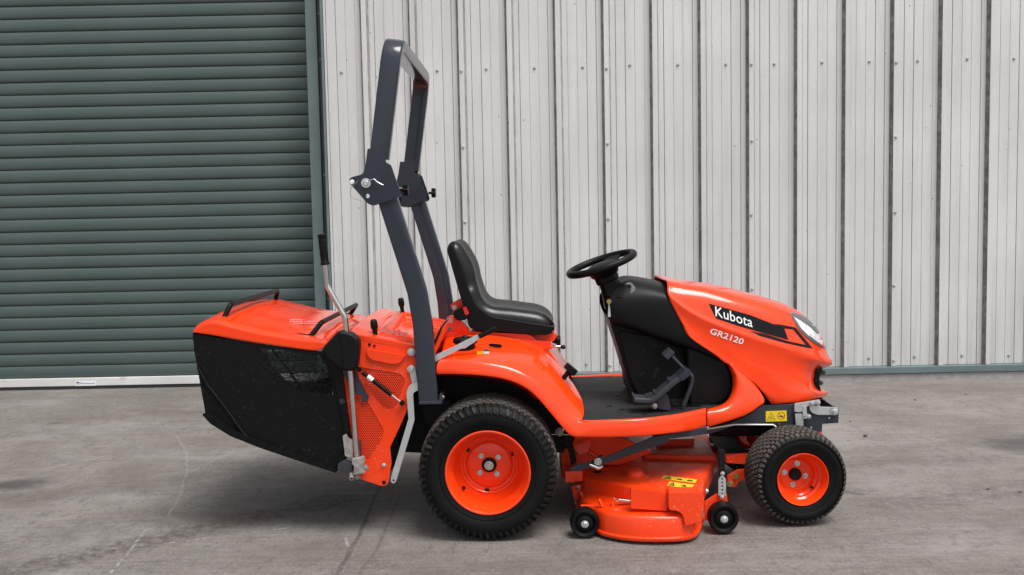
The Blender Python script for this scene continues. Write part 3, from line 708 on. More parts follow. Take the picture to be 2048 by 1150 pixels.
def front_wheel(name):
    w = part(name)
    tyre(w, FW, 0.179, 0.180, FY0, 0.0985, 9, 52, 0, 0.84, 0.94, 0.018)
    x, z = FW
    lathe('rim', [(0.086, 0.022), (0.094, 0.008), (0.0975, 0.002), (0.0965, -0.002), (0.093, -0.001), (0.089, 0.008), (0.084, 0.016), (0.082, 0.030), (0.076, 0.036), (0.074, 0.050), (0.069, 0.055), (0.067, 0.068), (0.062, 0.074), (0.055, 0.080), (0.0, 0.080)], (x, FY0+0.008, z), 'orange', w, n=64)
    yd = FY0+0.088
    lathe('hub_cap', [(0.0, -0.014), (0.018, -0.014), (0.0225, -0.010), (0.0235, 0.0), (0.0235, 0.004)], (x, yd, z), 'plastic', w, n=28)
    for a in (12, 102, 192, 282): bolt(w, (x+0.041*math.sin(R(a)), yd-0.001, z+0.041*math.cos(R(a))), 0.0078, name='wheel_bolt')
    a = 130; tube('valve_stem', [(x+0.072*math.sin(R(a)), yd-0.018, z+0.072*math.cos(R(a))), (x+0.066*math.sin(R(a)), yd-0.042, z+0.066*math.cos(R(a)))], 0.0045, 'plastic', w)
    return w
def mirrored(root):
    c = part(root.name.split('.')[0])
    for ch in [o for o in bpy.data.objects if o.parent == root]:
        dup(ch, c, mir)
    return c
rw = rear_wheel('rear_wheel'); mirrored(rw)
fw = front_wheel('front_wheel'); fw2 = mirrored(fw)
for w_, sgn in ((fw, -1), (fw2, 1)):       # both front wheels turned a few degrees on their kingpins
    kp = Vector((FW[0], sgn*0.30, 0)); w_.matrix_local = Matrix.Translation(kp) @ Matrix.Rotation(R(6.5), 4, 'Z') @ Matrix.Translation(-kp)
# ---------------------------------------------------------------- under-body
box('rear_axle', (RW[0]-0.055, -0.37, RW[1]-0.055), (RW[0]+0.055, 0.37, RW[1]+0.055), 'dark', mower, 0.02)
box('transmission', (RW[0]-0.16, -0.20, 0.13), (RW[0]+0.20, 0.20, 0.40), 'dark', mower, 0.03)
box('front_axle', (FW[0]-0.035, -0.30, FW[1]-0.03), (FW[0]+0.035, 0.30, FW[1]+0.03), 'orange_dirty', mower, 0.012)
box('engine_block', (FW[0]-0.24, -0.15, 0.27), (FW[0]+0.0, 0.15, 0.58), 'dark', mower, 0.03)
plate('rear_frame', [(806, 800), (838, 806), (890, 806), (905, 870), (905, 910), (800, 905), (790, 860)], -.30, .60, 'dark', mower, 6, .01)
plate('hitch_plate', [(838, 800), (900, 800), (905, 850), (880, 862), (852, 850)], -.36, .02, 'dark', mower, 3)
for s in (-1, 1):
    box('frame_rail', (RW[0]-0.22, s*0.20-0.012, 0.33), (FW[0]+0.10, s*0.20+0.012, 0.39), 'dark', mower, 0.004)

# ---------------------------------------------------------------- orange fender and step
ZF = T(1230, 841, -0.50).z              # footplate height
colsF = [
 [(872, 749, -.475), (873, 729, -.468), (879, 719, -.43), (884, 699, -.33), (890, 674, -.19)],
 [(905, 749, -.485), (905, 721, -.472), (910, 711, -.42), (914, 693, -.32), (918, 671, -.19)],
 [(952, 751, -.495), (956, 724, -.478), (959, 710, -.42), (961, 690, -.31), (962, 668, -.19)],
 [(1005, 758, -.50), (1012, 733, -.482), (1016, 715, -.42), (1018, 695, -.31), (1018, 674, -.19)],
 [(1045, 773, -.50), (1054, 750, -.482), (1062, 728, -.42), (1062, 703, -.31), (1058, 684, -.19)],
 [(1071, 793, -.50), (1082, 770, -.482), (1093, 744, -.42), (1090, 715, -.31), (1080, 693, -.19)],
 [(1094, 819, -.50), (1105, 794, -.482), (1119, 766, -.42), (1114, 737, -.31), (1100, 711, -.19)],
 [(1114, 843, -.50), (1127, 818, -.482), (1140, 791, -.42), (1134, 760, -.31), (1118, 731, -.19)],
 [(1130, 862, -.50), (1146, 833, -.482), (1156, 812, -.43), (1150, 783, -.32), (1132, 750, -.18)],
 [(1144, 873, -.50), (1163, 843, -.485), (1168, 826, -.44), (1163, 798, -.33), (1145, 766, -.17)],
]
fender_parts = []
fb = bmesh.new()
c3 = [[T(*p) for p in c] for c in colsF]
rows = cols_to_rows(c3, 4)
# refine across: rounded shoulder between flange and top
def refine(rows):
    out = []
    for i in range(len(rows)-1):
        out.append(rows[i])
        if i == 0: ts = (0.5, 0.9)
        elif i == 1: ts = (0.06, 0.2, 0.6)
        else: ts = (0.33, 0.66)
        for t in ts:
            nr = []
            for j in range(len(rows[0])):
                p1, p2 = rows[i][j], rows[i+1][j]
                if i >= 1:
                    p0 = rows[i-1][j] if i > 1 else p1*2-p2; p3 = rows[i+2][j] if i+2 < len(rows) else p2*2-p1
                    q = 0.5*((2*p1)+(p2-p0)*t+(2*p0-5*p1+4*p2-p3)*t*t+(3*p1-p0-3*p2+p3)*t**3)
                else: q = p1.lerp(p2, t)
                nr.append(q)
            out.append(nr)
    out.append(rows[-1]); return out
skirtpx = [((1170, 875), (1187, 843)), ((1233, 875), (1233, 841)), ((1290, 872), (1290, 838)), ((1350, 866), (1350, 831)), ((1385, 861), (1385, 824)), ((1413, 856), (1413, 818))]
def flange(bot, top): return [bot, bot.lerp(top, .5)+Vector((0, -.004, 0)), bot.lerp(top, .88)+Vector((0, -.003, 0)), top]
fl, lip = [], []
for c in c3: fl.append(flange(c[0], c[1]))
for a, b_ in skirtpx:
    top = TZ(*b_, ZF+0.002)
    if b_[0] < 1240: top = T(*b_, -0.497 if b_[0] > 1200 else -0.494)
    fl.append(flange(T(*a, top.y-0.010), top))
grid(fb, cols_to_rows(fl, 4))
grid(fb, refine(rows)[3:])
for c in [flange(c3[-1][0], c3[-1][1])]+fl[len(c3):]:
    top = c[3]; lip.append([top, top+Vector((0, .006, .0015)), top+Vector((0, .018, -.001)), top+Vector((0, .022, -.02))])
grid(fb, cols_to_rows(lip, 4))
bmesh.ops.remove_doubles(fb, verts=fb.verts, dist=1.5e-3)
fender = finish(fb, 'fender', 'orange', mower, 50, recalc=True)
so = fender.modifiers.new('thickness', 'SOLIDIFY'); so.thickness = 0.005; so.offset = 0
ss = fender.modifiers.new('subdivision', 'SUBSURF'); ss.levels = ss.render_levels = 1
dup(fender, mower, mir)
# far fender stays out of the driver's floor; dark liner plates inside the wheel arches
for s in (-1, 1):
    pts = [(872, 752), (952, 755), (1005, 763), (1045, 779), (1075, 803), (1100, 832), (1128, 868), (1128, 905), (1110, 905), (872, 905)]
    l_ = plate('arch_liner', pts, -0.235, 0.006, 'liner', mower, 2, 0)
    if s > 0:
        for v in l_.data.vertices: v.co.y *= -1
        l_.data.flip_normals()
# seat pedestal between the fenders
ped = [(868, 672), (900, 660), (1060, 668), (1098, 700), (1140, 760), (1140, 800), (868, 800)]
pedestal = plate('seat_pedestal', ped, -0.195, 0.39, 'orange', mower, 8, 0.006)

# ---------------------------------------------------------------- footplate
near = [TZ(x, y, ZF) for x, y in ((1132, 838), (1168, 842), (1200, 842.5), (1233, 841), (1290, 838), (1350, 831), (1385, 824), (1413, 818), (1445, 808), (1466, 795))]
near[0] = T(1140, 830, -0.46); near[0].z = ZF
for v in near[:4]: v.y = max(v.y, -0.492)
poly = [Vector((v.x, v.y+0.016, ZF-0.004)) for v in near]
poly += [Vector((v.x, -v.y, v.z)) for v in reversed(poly)]
bm = bmesh.new(); f = bm.faces.new([bm.verts.new(p) for p in poly]); g = bmesh.ops.extrude_face_region(bm, geom=[f])
bmesh.ops.translate(bm, vec=(0, 0, -0.012), verts=[x for x in g['geom'] if isinstance(x, bmesh.types.BMVert)])
floor = finish(bm, 'footplate', 'mat', mower, 40)
for px, py in ((1217, 812), (1235, 790), (1242, 819), (1290, 829), (1437, 797), (1297, 837), (1218, 754)):
    p = TZ(px, py, ZF-0.004)
    lathe('mat_clip', [(0, 0.003), (0.008, 0.003), (0.011, 0.001), (0.011, -0.001)], p, 'plastic', floor, axis=(0, 0, 1), n=16)

box('underfloor_dark_box', (near[1].x, -.34, ZF-.075), (near[5].x, .34, ZF-.02), 'dark', mower, .006)  # added dark box, hides bright ground so the underside reads shaded
# front orange skirt between step and hood
inner = [(1414, 818), (1440, 811), (1457, 799), (1466, 778), (1466, 752), (1459, 735), (1451, 721)]
outer = [(1414, 856), (1458, 843), (1496, 829), (1521, 812), (1531, 803), (1522, 783), (1500, 757)]
oin = [TZ(1413, 818, ZF+.002).y, -.30, -.29, -.275, -.262, -.255, -.25]; oo = [oin[0]-.012, -.33, -.315, -.30, -.285, -.268, -.255]
cols = []
for i in range(7):
    a, b_ = T(*inner[i], oin[i]+0.01), T(*outer[i], oo[i])
    m1 = T(inner[i][0]*.86+outer[i][0]*.14, inner[i][1]*.86+outer[i][1]*.14, oin[i]*.5+oo[i]*.5-.008)
    m2 = T((inner[i][0]+outer[i][0])/2, (inner[i][1]+outer[i][1])/2, oin[i]*.2+oo[i]*.8-.012)
    cols.append([a+Vector((0, .02, -.004)), a, m1, m2, b_])
fs = loft('front_skirt', cols, 'orange', mower, 4, 0.005, 1, rowsub=2)
dup(fs, mower, mir)

# ---------------------------------------------------------------- hood
# each row runs from the hood's rear edge forward along the near side and round the nose to the centre line (o = 0)
HR = [
 [(1322, 556, 0), (1362, 561, 0), (1420, 568, 0), (1480, 581, 0), (1535, 596, 0), (1580, 613, 0), (1612, 634, 0), (1636, 662, 0), (1648, 688, 0), (1654, 706, 0)],
 [(1328, 558, -.11), (1366, 565, -.11), (1420, 573, -.11), (1480, 587, -.11), (1535, 602, -.11), (1578, 619, -.105), (1608, 640, -.10), (1630, 666, -.09), (1643, 690, -.06), (1654, 707, 0)],
 [(1334, 562, -.185), (1366, 570, -.19), (1415, 579, -.19), (1475, 594, -.185), (1530, 611, -.18), (1572, 628, -.17), (1600, 647, -.155), (1622, 671, -.135), (1640, 694, -.085), (1655, 709, 0)],
 [(1335, 573, -.215), (1362, 586, -.222), (1408, 600, -.224), (1468, 614, -.222), (1524, 631, -.215), (1566, 647, -.205), (1594, 663, -.19), (1616, 682, -.165), (1638, 700, -.10), (1657, 712, 0)],
 [(1335, 582, -.228), (1362, 604, -.237), (1408, 628, -.240), (1464, 648, -.239), (1518, 666, -.234), (1562, 679, -.224), (1594, 688, -.207), (1616, 699, -.178), (1640, 709, -.11), (1660, 716, 0)],
 [(1337, 591, -.236), (1367, 615, -.247), (1408, 639, -.251), (1460, 660, -.251), (1514, 679, -.247), (1560, 693, -.238), (1592, 702, -.221), (1617, 709, -.19), (1642, 716, -.118), (1663, 720, 0)],
 [(1341, 603, -.237), (1370, 627, -.245), (1410, 650, -.248), (1461, 671, -.248), (1514, 690, -.245), (1560, 703, -.236), (1592, 711, -.22), (1617, 717, -.19), (1642, 724, -.118), (1663, 730, 0)],
 [(1352, 624, -.240), (1382, 647, -.244), (1420, 669, -.246), (1468, 688, -.246), (1518, 706, -.243), (1560, 717, -.234), (1590, 724, -.217), (1612, 729, -.185), (1630, 734, -.115), (1645, 738, 0)],
 [(1366, 650, -.245), (1398, 672, -.247), (1440, 694, -.248), (1484, 712, -.247), (1528, 727, -.243), (1564, 736, -.233), (1590, 741, -.215), (1609, 744, -.182), (1625, 747, -.113), (1637, 750, 0)],
 [(1379, 674, -.249), (1416, 695, -.250), (1458, 716, -.250), (1500, 732, -.249), (1540, 745, -.244), (1571, 752, -.233), (1593, 756, -.214), (1610, 758, -.181), (1624, 760, -.112), (1635, 762, 0)],
 [(1420, 702, -.251), (1452, 722, -.252), (1488, 742, -.252), (1520, 756, -.250), (1554, 766, -.245), (1580, 771, -.233), (1599, 773, -.214), (1614, 774, -.182), (1627, 775, -.112), (1638, 776, 0)],
 [(1476, 740, -.253), (1496, 756, -.254), (1516, 769, -.253), (1540, 779, -.250), (1566, 784, -.245), (1588, 786, -.234), (1606, 787, -.216), (1622, 786, -.184), (1638, 785, -.114), (1655, 784, 0)],
 [(1514, 771, -.252), (1524, 782, -.253), (1537, 790, -.252), (1553, 796, -.249), (1573, 797, -.243), (1592, 797, -.232), (1608, 796, -.214), (1622, 794, -.182), (1637, 792, -.113), (1653, 790, 0)],
 [(1543, 808, -.246), (1548, 808, -.246), (1555, 808, -.245), (1564, 807, -.243), (1578, 806, -.238), (1594, 805, -.228), (1608, 803, -.21), (1621, 801, -.18), (1635, 798, -.112), (1648, 795, 0)],
]
rows = [[T(*p) for p in r_] for r_ in HR]
rows = cols_to_rows(list(zip(*rows)), 5)
rows = [list(r_) for r_ in rows]
# finer rows, keep the body crease (row 5) tight
fine = []
for i in range(len(rows)-1):
    fine.append(rows[i])
    n = 3
    for k in range(1, n):
        t = k/n; nr = []
        for j in range(len(rows[0])):
            p1, p2 = rows[i][j], rows[i+1][j]
            p0 = rows[i-1][j] if i > 0 and i != 5 else p1*2-p2
            p3 = rows[i+2][j] if i+2 < len(rows) and i+1 != 5 else p2*2-p1
            if i == 0: p0 = mir(rows[1][j])
            nr.append(0.5*((2*p1)+(p2-p0)*t+(2*p0-5*p1+4*p2-p3)*t*t+(3*p1-p0-3*p2+p3)*t**3))
        fine.append(nr)
fine.append(rows[-1])
bm = bmesh.new(); grid(bm, fine); grid(bm, [[mir(p) for p in r_] for r_ in fine])
bmesh.ops.remove_doubles(bm, verts=bm.verts, dist=2e-4)
bmesh.ops.dissolve_degenerate(bm, edges=bm.edges, dist=1e-4)
bmesh.ops.recalc_face_normals(bm, faces=bm.faces)
hood_bvh_bm = bm.copy()
hood = finish(bm, 'hood', 'orange', mower, 70, recalc=False)
hc = Vector((T(1480, 640, 0).x, 0, 0.72))
so = hood.modifiers.new('thickness', 'SOLIDIFY'); so.thickness = 0.005; so.offset = -1
HB = BVHTree.FromBMesh(hood_bvh_bm)
def hood_hit(px, py):
    o = loc(CAMO); d = loc(CAMO+ray(px, py))-o
    h_, n_, i_, dist = HB.ray_cast(o, d.normalized())
    if h_ is None: return None
    if n_.dot(d) > 0: n_ = -n_
    return h_, n_
def hood_patch(name, pts, m, lift=0.0015, parent=None, cell=4.0, bulge=0.0, base=None):
    """flat print laid on the hood: polygon in pixels, cut into small pieces that follow the surface"""
    bm = base or bmesh.new()
    if base is None:
        bm.faces.new([bm.verts.new((x, y, 0)) for x, y in pts])
    xs = [v.co.x for v in bm.verts]; ys = [v.co.y for v in bm.verts]
    for k in range(int(min(xs)//cell)+1, int(max(xs)//cell)+1):
        bmesh.ops.bisect_plane(bm, geom=list(bm.verts)+list(bm.edges)+list(bm.faces), plane_co=(k*cell, 0, 0), plane_no=(1, 0, 0))
    for k in range(int(min(ys)//cell)+1, int(max(ys)//cell)+1):
        bmesh.ops.bisect_plane(bm, geom=list(bm.verts)+list(bm.edges)+list(bm.faces), plane_co=(0, k*cell, 0), plane_no=(0, 1, 0))
    dead, new = [], {}
    rim = [Vector(v.co) for v in bm.verts if any(len(e.link_faces) == 1 for e in v.link_edges)] if bulge else []
    for v in bm.verts:
        h_ = hood_hit(v.co.x, v.co.y)
        if h_ is None: dead.append(v); continue
        l_ = lift
        if bulge:
            dm = min((r_-v.co).length for r_ in rim); l_ += bulge*(1-math.exp(-dm/7.0))
        new[v] = h_[0]+h_[1]*l_
    for v, p in new.items(): v.co = p
    if dead: bmesh.ops.delete(bm, geom=dead, context='VERTS')
    bmesh.ops.recalc_face_normals(bm, faces=bm.faces)
    for f_ in bm.faces:
        c_ = f_.calc_center_median()
        if f_.normal.y > 0.2 and c_.y < -0.02: f_.normal_flip()
    return finish(bm, name, m, parent or hood, 60, recalc=False)
def near_side_text(name, txt, o_, ux, uy, m, lift, off=0.02, spacing=1.0, shear=0.0, cell=6):
    """text whose origin is pixel o_, baseline vector ux and cap-height vector uy (pixels)"""
    bm = text_bm(txt, off, spacing, shear)
    for v in bm.verts:
        x, y = v.co.x, v.co.y
        v.co = Vector((o_[0]+ux[0]*x+uy[0]*y, o_[1]+ux[1]*x+uy[1]*y, 0))
    return hood_patch(name, None, m, lift, None, cell, 0, bm)
# black swoosh, its outline strip, and the two words
hood_patch('hood_decal', [(1417, 607), (1440, 613), (1500, 630), (1546, 648), (1568, 656), (1577, 680), (1530, 667), (1480, 653), (1432, 637)], 'decal_black', 0.0012)
hood_patch('hood_decal_outline', [(1546, 648), (1560, 649), (1591, 655), (1625, 697), (1612, 695), (1570, 686), (1520, 672), (1500, 662), (1530, 668), (1575, 682), (1612, 690), (1586, 659), (1562, 656)], 'decal_black', 0.0013)
near_side_text('maker_lettering', 'Kubota', (1431, 632.5), (74, 22.5), (-1.0, -20), 'decal_white', 0.0020, 0.004, 1.02)
near_side_text('model_lettering', 'GR2120', (1418.5, 667), (66, 22.5), (4.5, -11.5), 'decal_white', 0.0020, 0.018, 1.05)
# headlamps: reflector bowl under a clear bulged cover, near and far
HLP = rp([(1578, 625), (1596, 629), (1612, 637), (1628, 652), (1641, 671), (1650, 688), (1655, 698), (1648, 697), (1630, 687), (1612, 675), (1597, 659)], 5, 4)
HLP = [(p.x, p.y) for p in HLP]
def shrink(p, k):
    cx = sum(q[0] for q in p)/len(p); cy = sum(q[1] for q in p)/len(p)
    return [(cx+(x-cx)*k, cy+(y-cy)*k) for x, y in p]
refl = hood_patch('headlight', HLP, 'chrome', 0.0015, None, 4.0)
brow = hood_patch('headlight_brow', [(1580, 625), (1596, 628.5), (1612, 636.5), (1628, 651), (1641, 670), (1634, 668), (1618, 653), (1602, 642), (1588, 634)], 'grey_panel', 0.003)
bulb = hood_hit(1621, 668)
lathe('headlight_bulb', [(0, -0.006), (.006, -.005), (.007, -.002), (.010, -.0025), (.015, -.004), (.017, -.003), (.018, .001)], bulb[0]+bulb[1]*.001, 'decal_white', hood, axis=-bulb[1], n=24)
hood_patch('headlight_rim', [(1597, 659), (1612, 675), (1630, 687), (1648, 697), (1655, 698), (1648, 694), (1632, 683), (1615, 671), (1601, 657), (1583, 630), (1578, 625)], 'grey_panel', 0.0042, None, 4.0)
lens = hood_patch('headlight_lens', shrink(HLP, 1.0), 'lens', 0.0045, None, 4.0, 0.006)
for o in (refl, lens): dup(o, hood, mir)
# grille bars in the mouth under the nose
def grille_bar(y, xtip, o_in):
    tip = [(xtip-17, y-4, -.095), (xtip-9, y-1, -.07), (xtip-3, y+1, -.035), (xtip, y+1.5, 0)]
    rows = []
    top = [T(*p) for p in tip]
    for dz, dx in ((.010, -.004), (.004, .0), (-.006, -.006), (-.008, -.05), (.009, -.05)):
        rows.append([p+Vector((dx, 0, dz)) for p in top])
    rows.append(rows[0]); bm = bmesh.new()
    rows = cols_to_rows(list(zip(*rows)), 3)
    grid(bm, rows); grid(bm, [[mir(p) for p in r_] for r_ in rows]); bmesh.ops.remove_doubles(bm, verts=bm.verts, dist=1e-4)
    finish(bm, 'grille_bar', 'plastic', hood, 40)
grille_bar(745, 1652, 0); grille_bar(766, 1647, 0)
plate('grille_mouth', [(1628, 738), (1646, 737), (1641, 748), (1638, 765), (1643, 783), (1630, 781)], -.078, .156, 'plastic', hood, 2, .004)

# ---------------------------------------------------------------- dash cowl and steering
cols = [
 [(1236, 568, 0), (1234, 571, -.10), (1228, 580, -.165), (1219, 596, -.20), (1213, 610, -.212), (1215, 630, -.214), (1221, 645, -.21), (1224, 651, -.19), (1228, 652, -.12)],
 [(1256, 556, 0), (1255, 558, -.10), (1252, 566, -.17), (1246, 588, -.215), (1244, 610, -.228), (1250, 634, -.230), (1262, 653, -.226), (1264, 659, -.20), (1264, 660, -.12)],
 [(1280, 556, 0), (1280, 559, -.11), (1280, 567, -.18), (1285, 588, -.222), (1290, 612, -.234), (1298, 640, -.236), (1310, 671, -.232), (1311, 677, -.20), (1308, 678, -.12)],
 [(1302, 559, 0), (1306, 564, -.115), (1310, 572, -.18), (1315, 588, -.222), (1326, 610, -.234), (1338, 645, -.238), (1352, 686, -.236), (1352, 692, -.20), (1348, 693, -.12)],
 [(1330, 566, 0), (1334, 570, -.11), (1338, 578, -.175), (1340, 595, -.226), (1356, 622, -.234), (1382, 670, -.242), (1402, 702, -.242), (1400, 708, -.21), (1394, 709, -.12)],
 [(1345, 575, 0), (1348, 580, -.11), (1352, 590, -.17), (1350, 606, -.222), (1370, 640, -.230), (1424, 698, -.243), (1453, 723, -.244), (1450, 730, -.21), (1440, 731, -.12)],
]
c3 = [[T(*p) for p in c] for c in cols]
dash = loft('dash_cowl', c3, 'plastic', mower, 4, 0.004, 1, mirror=True, rowsub=2, smooth=60)
leg = plate('leg_console', [(1218, 640), (1274, 652), (1330, 672), (1376, 694, 12), (1384, 730), (1384, 806), (1300, 808), (1268, 797), (1253, 750), (1238, 700)], -0.155, 0.31, 'plastic', mower, 6, 0.014, segs=3)
panel = plate('side_cover', [(1237, 662), (1300, 672), (1345, 690), (1366, 710), (1372, 730), (1340, 778), (1282, 800), (1262, 760), (1246, 700)], -0.165, 0.012, 'plastic_scuffed', mower, 9, 0.004)
arch = plate('wheel_arch_cowl', [(1374, 682), (1410, 695), (1452, 722), (1464, 750), (1465, 780), (1452, 802), (1420, 815), (1380, 822), (1376, 760)], -0.225, 0.45, 'plastic', mower, 12, 0.018, segs=3)
base = plate('console_foot', [(1262, 775), (1270, 790), (1330, 800), (1384, 800), (1384, 822), (1330, 822), (1275, 812), (1266, 800)], -0.20, 0.40, 'plastic_scuffed', mower, 4, 0.006)
# instrument panel recess, warning lamp
A = T(1257, 579, -.190)
n_ = Vector((-0.45, -0.62, 0.64)).normalized(); u_ = Vector((0.80, 0, 0.55)).normalized(); v_ = n_.cross(u_)
bm = bmesh.new(); sh_ = []
for i in range(24):
    a = 2*math.pi*i/24; sh_.append(A+n_*0.006+u_*0.026*math.copysign(abs(math.cos(a))**0.7, math.cos(a))+v_*0.030*math.copysign(abs(math.sin(a))**0.7, math.sin(a)))
bm.faces.new([bm.verts.new(p) for p in sh_]); g = bmesh.ops.extrude_face_region(bm, geom=list(bm.faces)); bmesh.ops.translate(bm, vec=-n_*0.008, verts=[x for x in g['geom'] if isinstance(x, bmesh.types.BMVert)])
inst = finish(bm, 'instrument_panel', 'grey_panel', mower)
for c, s, m in ((A+n_*.0075+v_*.004+u_*.006, (.010, .008, .003), 'decal_black'), (A+n_*.0075-v_*.012-u_*.008, (.005, .008, .003), 'red')):
    bm = bmesh.new(); bmesh.ops.create_cube(bm, size=1)
    for v in bm.verts: v.co = c+u_*(v.co.x*2*s[0])+v_*(v.co.y*2*s[1])+n_*(v.co.z*s[2])
    finish(bm, 'indicator', m, inst)
# steering wheel: plane rises towards the front
W0, W1 = T(1139, 549, 0), T(1267, 506, 0)
wc = (W0+W1)/2; wr = (W1-W0).length/2; wu = (W1-W0).normalized(); wv = Vector((0, 1, 0)); wv = Vector((0, 1, 0.085)).normalized(); wnrm = wu.cross(wv).normalized(); wv = wnrm.cross(wu).normalized()
if wnrm.z < 0: wnrm = -wnrm
sw = part('steering_wheel')
bm = bmesh.new(); rings = []
for i in range(56):
    a = 2*math.pi*i/56; rad_ = wu*math.cos(a)+wv*math.sin(a)
    rt = 0.0145 if abs(math.sin(i*7)) < 2 else 0
    rings.append([wc+rad_*(wr+0.0135*math.cos(b_))+wnrm*0.0145*math.sin(b_) for b_ in [2*math.pi*k/12 for k in range(12)]])
rings.append(rings[0]); grid(bm, rings, True); bmesh.ops.remove_doubles(bm, verts=bm.verts, dist=1e-5)
finish(bm, 'rim', 'plastic', sw, 60)
bm = bmesh.new(); lathe_bm(bm, [(0, .004), (.045, .002), (.066, -.008), (.068, -.018), (.056, -.046), (.036, -.060), (0, -.060)], wc, wnrm, 28); bmesh.ops.remove_doubles(bm, verts=bm.verts, dist=1e-5)
finish(bm, 'hub', 'plastic', sw, 50)
for ang in (180, 62, -62):
    d_ = wu*math.cos(R(ang))+wv*math.sin(R(ang)); s_ = wnrm.cross(d_).normalized()
    bm = bmesh.new(); rings = []
    for t, hw, th, dz in ((0.02, .052, .012, -.022), (0.40, .040, .010, -.020), (0.75, .036, .008, -.010), (0.99, .050, .007, -.001)):
        c = wc+d_*wr*t+wnrm*dz
        rings.append([c+s_*hw*a+wnrm*th*b_ for a, b_ in ((-1, -.4), (-.8, -1), (.8, -1), (1, -.4), (1, .4), (.8, 1), (-.8, 1), (-1, .4))])
    g = grid(bm, rings, True); bm.faces.new(g[0]); bm.faces.new(g[-1]); finish(bm, 'spoke', 'plastic', sw, 50)
col_top, col_bot = wc-wnrm*0.045, T(1236, 606, 0)
colm = bmesh.new(); rings = []
ax = (col_bot-col_top).normalized(); s1_ = Vector((0, 1, 0)); s2_ = ax.cross(s1_)
for t, a, b_ in ((0, .040, .036), (.22, .040, .036), (.26, .033, .030), (.45, .036, .032), (1.0, .048, .044)):
    c = col_top.lerp(col_bot, t); rings.append([c+s1_*a*1.1*x+s2_*b_*1.3*y for x, y in ((-1, -.6), (-.6, -1), (.6, -1), (1, -.6), (1, .6), (.6, 1), (-.6, 1), (-1, .6))])
g = grid(colm, rings, True); colm.faces.new(g[0]); colm.faces.new(g[-1])
finish(colm, 'steering_column', 'plastic', mower, 35)
# ignition switch with key
ks = T(1222, 598, -.19); kd = T(1217, 603, -.235)
ig = part('ignition_switch')
tube('switch_barrel', [ks+Vector((.03, .03, .01)), ks], 0.016, 'plastic', ig)
tube('lever_switch', [T(1246, 588, -.17), T(1238, 600, -.215)], 0.014, 'plastic', ig)
lathe('key_bow', [(0, -.0012), (.009, -.0012), (.009, .0012), (0, .0012)], T(1218, 603, -.235), 'brass', ig, n=18)
plate('key_blade', [(1216.5, 607), (1219.5, 607), (1219, 618), (1217, 618)], -.236, .002, 'brass', ig, 0.4, 0)
plate('key_tag', [(1217, 612), (1219.5, 612), (1222, 634, 3), (1215.5, 634, 3)], -.238, .002, 'galv', ig, 1.5, 0.0004)

# ---------------------------------------------------------------- pedals
ped_ = part('drive_pedal')
path = [T(x, y, -.33) for x, y in ((1267, 797), (1300, 799), (1314, 789), (1342, 764), (1372, 742))]
pth = fillet(path, .05, 6); bm = bmesh.new(); sweep_bm(bm, pth, rprof(.020, .085, .004), ref=(0, 1, 0)); finish(bm, 'treadle', 'navy_dirty', ped_, 40)
import itertools
for i in range(11):
    t = i/10; k = t*(len(pth)-1); j = int(min(k, len(pth)-2)); c = pth[j].lerp(pth[j+1], k-j); tn = (pth[j+1]-pth[j]).normalized(); up = Vector((-tn.z, 0, tn.x))
    bm = bmesh.new(); sweep_bm(bm, [c+up*.012-Vector((0, .038, 0)), c+up*.012+Vector((0, .038, 0))], rprof(.008, .006, .002, 2)); finish(bm, 'pedal_rib', 'navy_dirty', ped_, 40)
plate('pedal_bracket', [(1322, 786), (1336, 790), (1341, 812), (1341, 822), (1318, 818), (1306, 806)], -.345, .03, 'navy_dirty', ped_, 2)
plate('heel_block', [(1357, 752), (1375, 736), (1383, 743), (1381, 750), (1366, 762)], -.375, .085, 'navy', ped_, 1.5)
bolt(ped_, T(1309, 812, -.36), .008, 'dirty_steel')
brk = part('brake_pedal')
pad = plate('pedal_pad', [(1327, 712), (1342, 699), (1350, 706), (1336, 720)], -.33, .07, 'navy_dirty', brk, 1.5, .003)
tube('pedal_stem', [T(1344, 713, -.29), T(1368, 738, -.29)], .0075, 'navy', brk)
tube('pedal_arm', [T(1374, 744, -.31), T(1385, 752, -.31), T(1383, 768, -.31), T(1367, 812, -.31)], .0085, 'navy', brk, .03)
slot = TZ(1370, 812, ZF-.004)
box('pedal_slot', (slot.x-.075, slot.y-.02, ZF-.003), (slot.x+.06, slot.y+.025, ZF-.0015), 'decal_black', floor, 0)

# ---------------------------------------------------------------- seat
seat = part('seat')
ON = -0.18
prof_px = [(897, 528), (893, 508), (895, 492), (905, 483), (917, 486), (927, 497), (946, 534), (956, 575), (967, 601), (986, 613), (1032, 618), (1076, 625), (1098, 635), (1111, 648), (1113, 657)]
pc = cr([T(x, y, ON) for x, y in prof_px], 40)
cen = T(945, 640, ON)
def nrm(i):
    t = (pc[min(i+1, len(pc)-1)]-pc[max(i-1, 0)]).normalized(); n = Vector((-t.z, 0, t.x))
    return n
rowsS = []
L_ = len(pc)
stations = [(0.00, .020), (.05, .019), (.09, .014), (.125, .006), (.155, -.002), (.178, -.003), (.200, .004), (.216, .018), (.224, .036), (.222, .058)]
for y, inset in stations:
    r_ = []
    for i, p in enumerate(pc):
        k = min(1.0, i/3, (L_-1-i)/3)                       # rolled edges at both ends
        endk = 1-k
        yy = 0.93*y*(1-0.10*endk) * (0.94+0.06*math.sin(math.pi*i/(L_-1)))
        ins = inset*(0.35+0.65*k)+0.006*endk
        if i < L_*0.45: yy *= 0.93                            # backrest a little narrower
        wr_ = 0.0022*math.sin(i*0.9)*max(0, 1-abs(y-.10)/.12)
        r_.append(Vector((p.x, -yy, p.z))-nrm(i)*(ins+wr_))
    rowsS.append(r_)
bm = bmesh.new(); grid(bm, rowsS); grid(bm, [[mir(p) for p in r_] for r_ in rowsS])
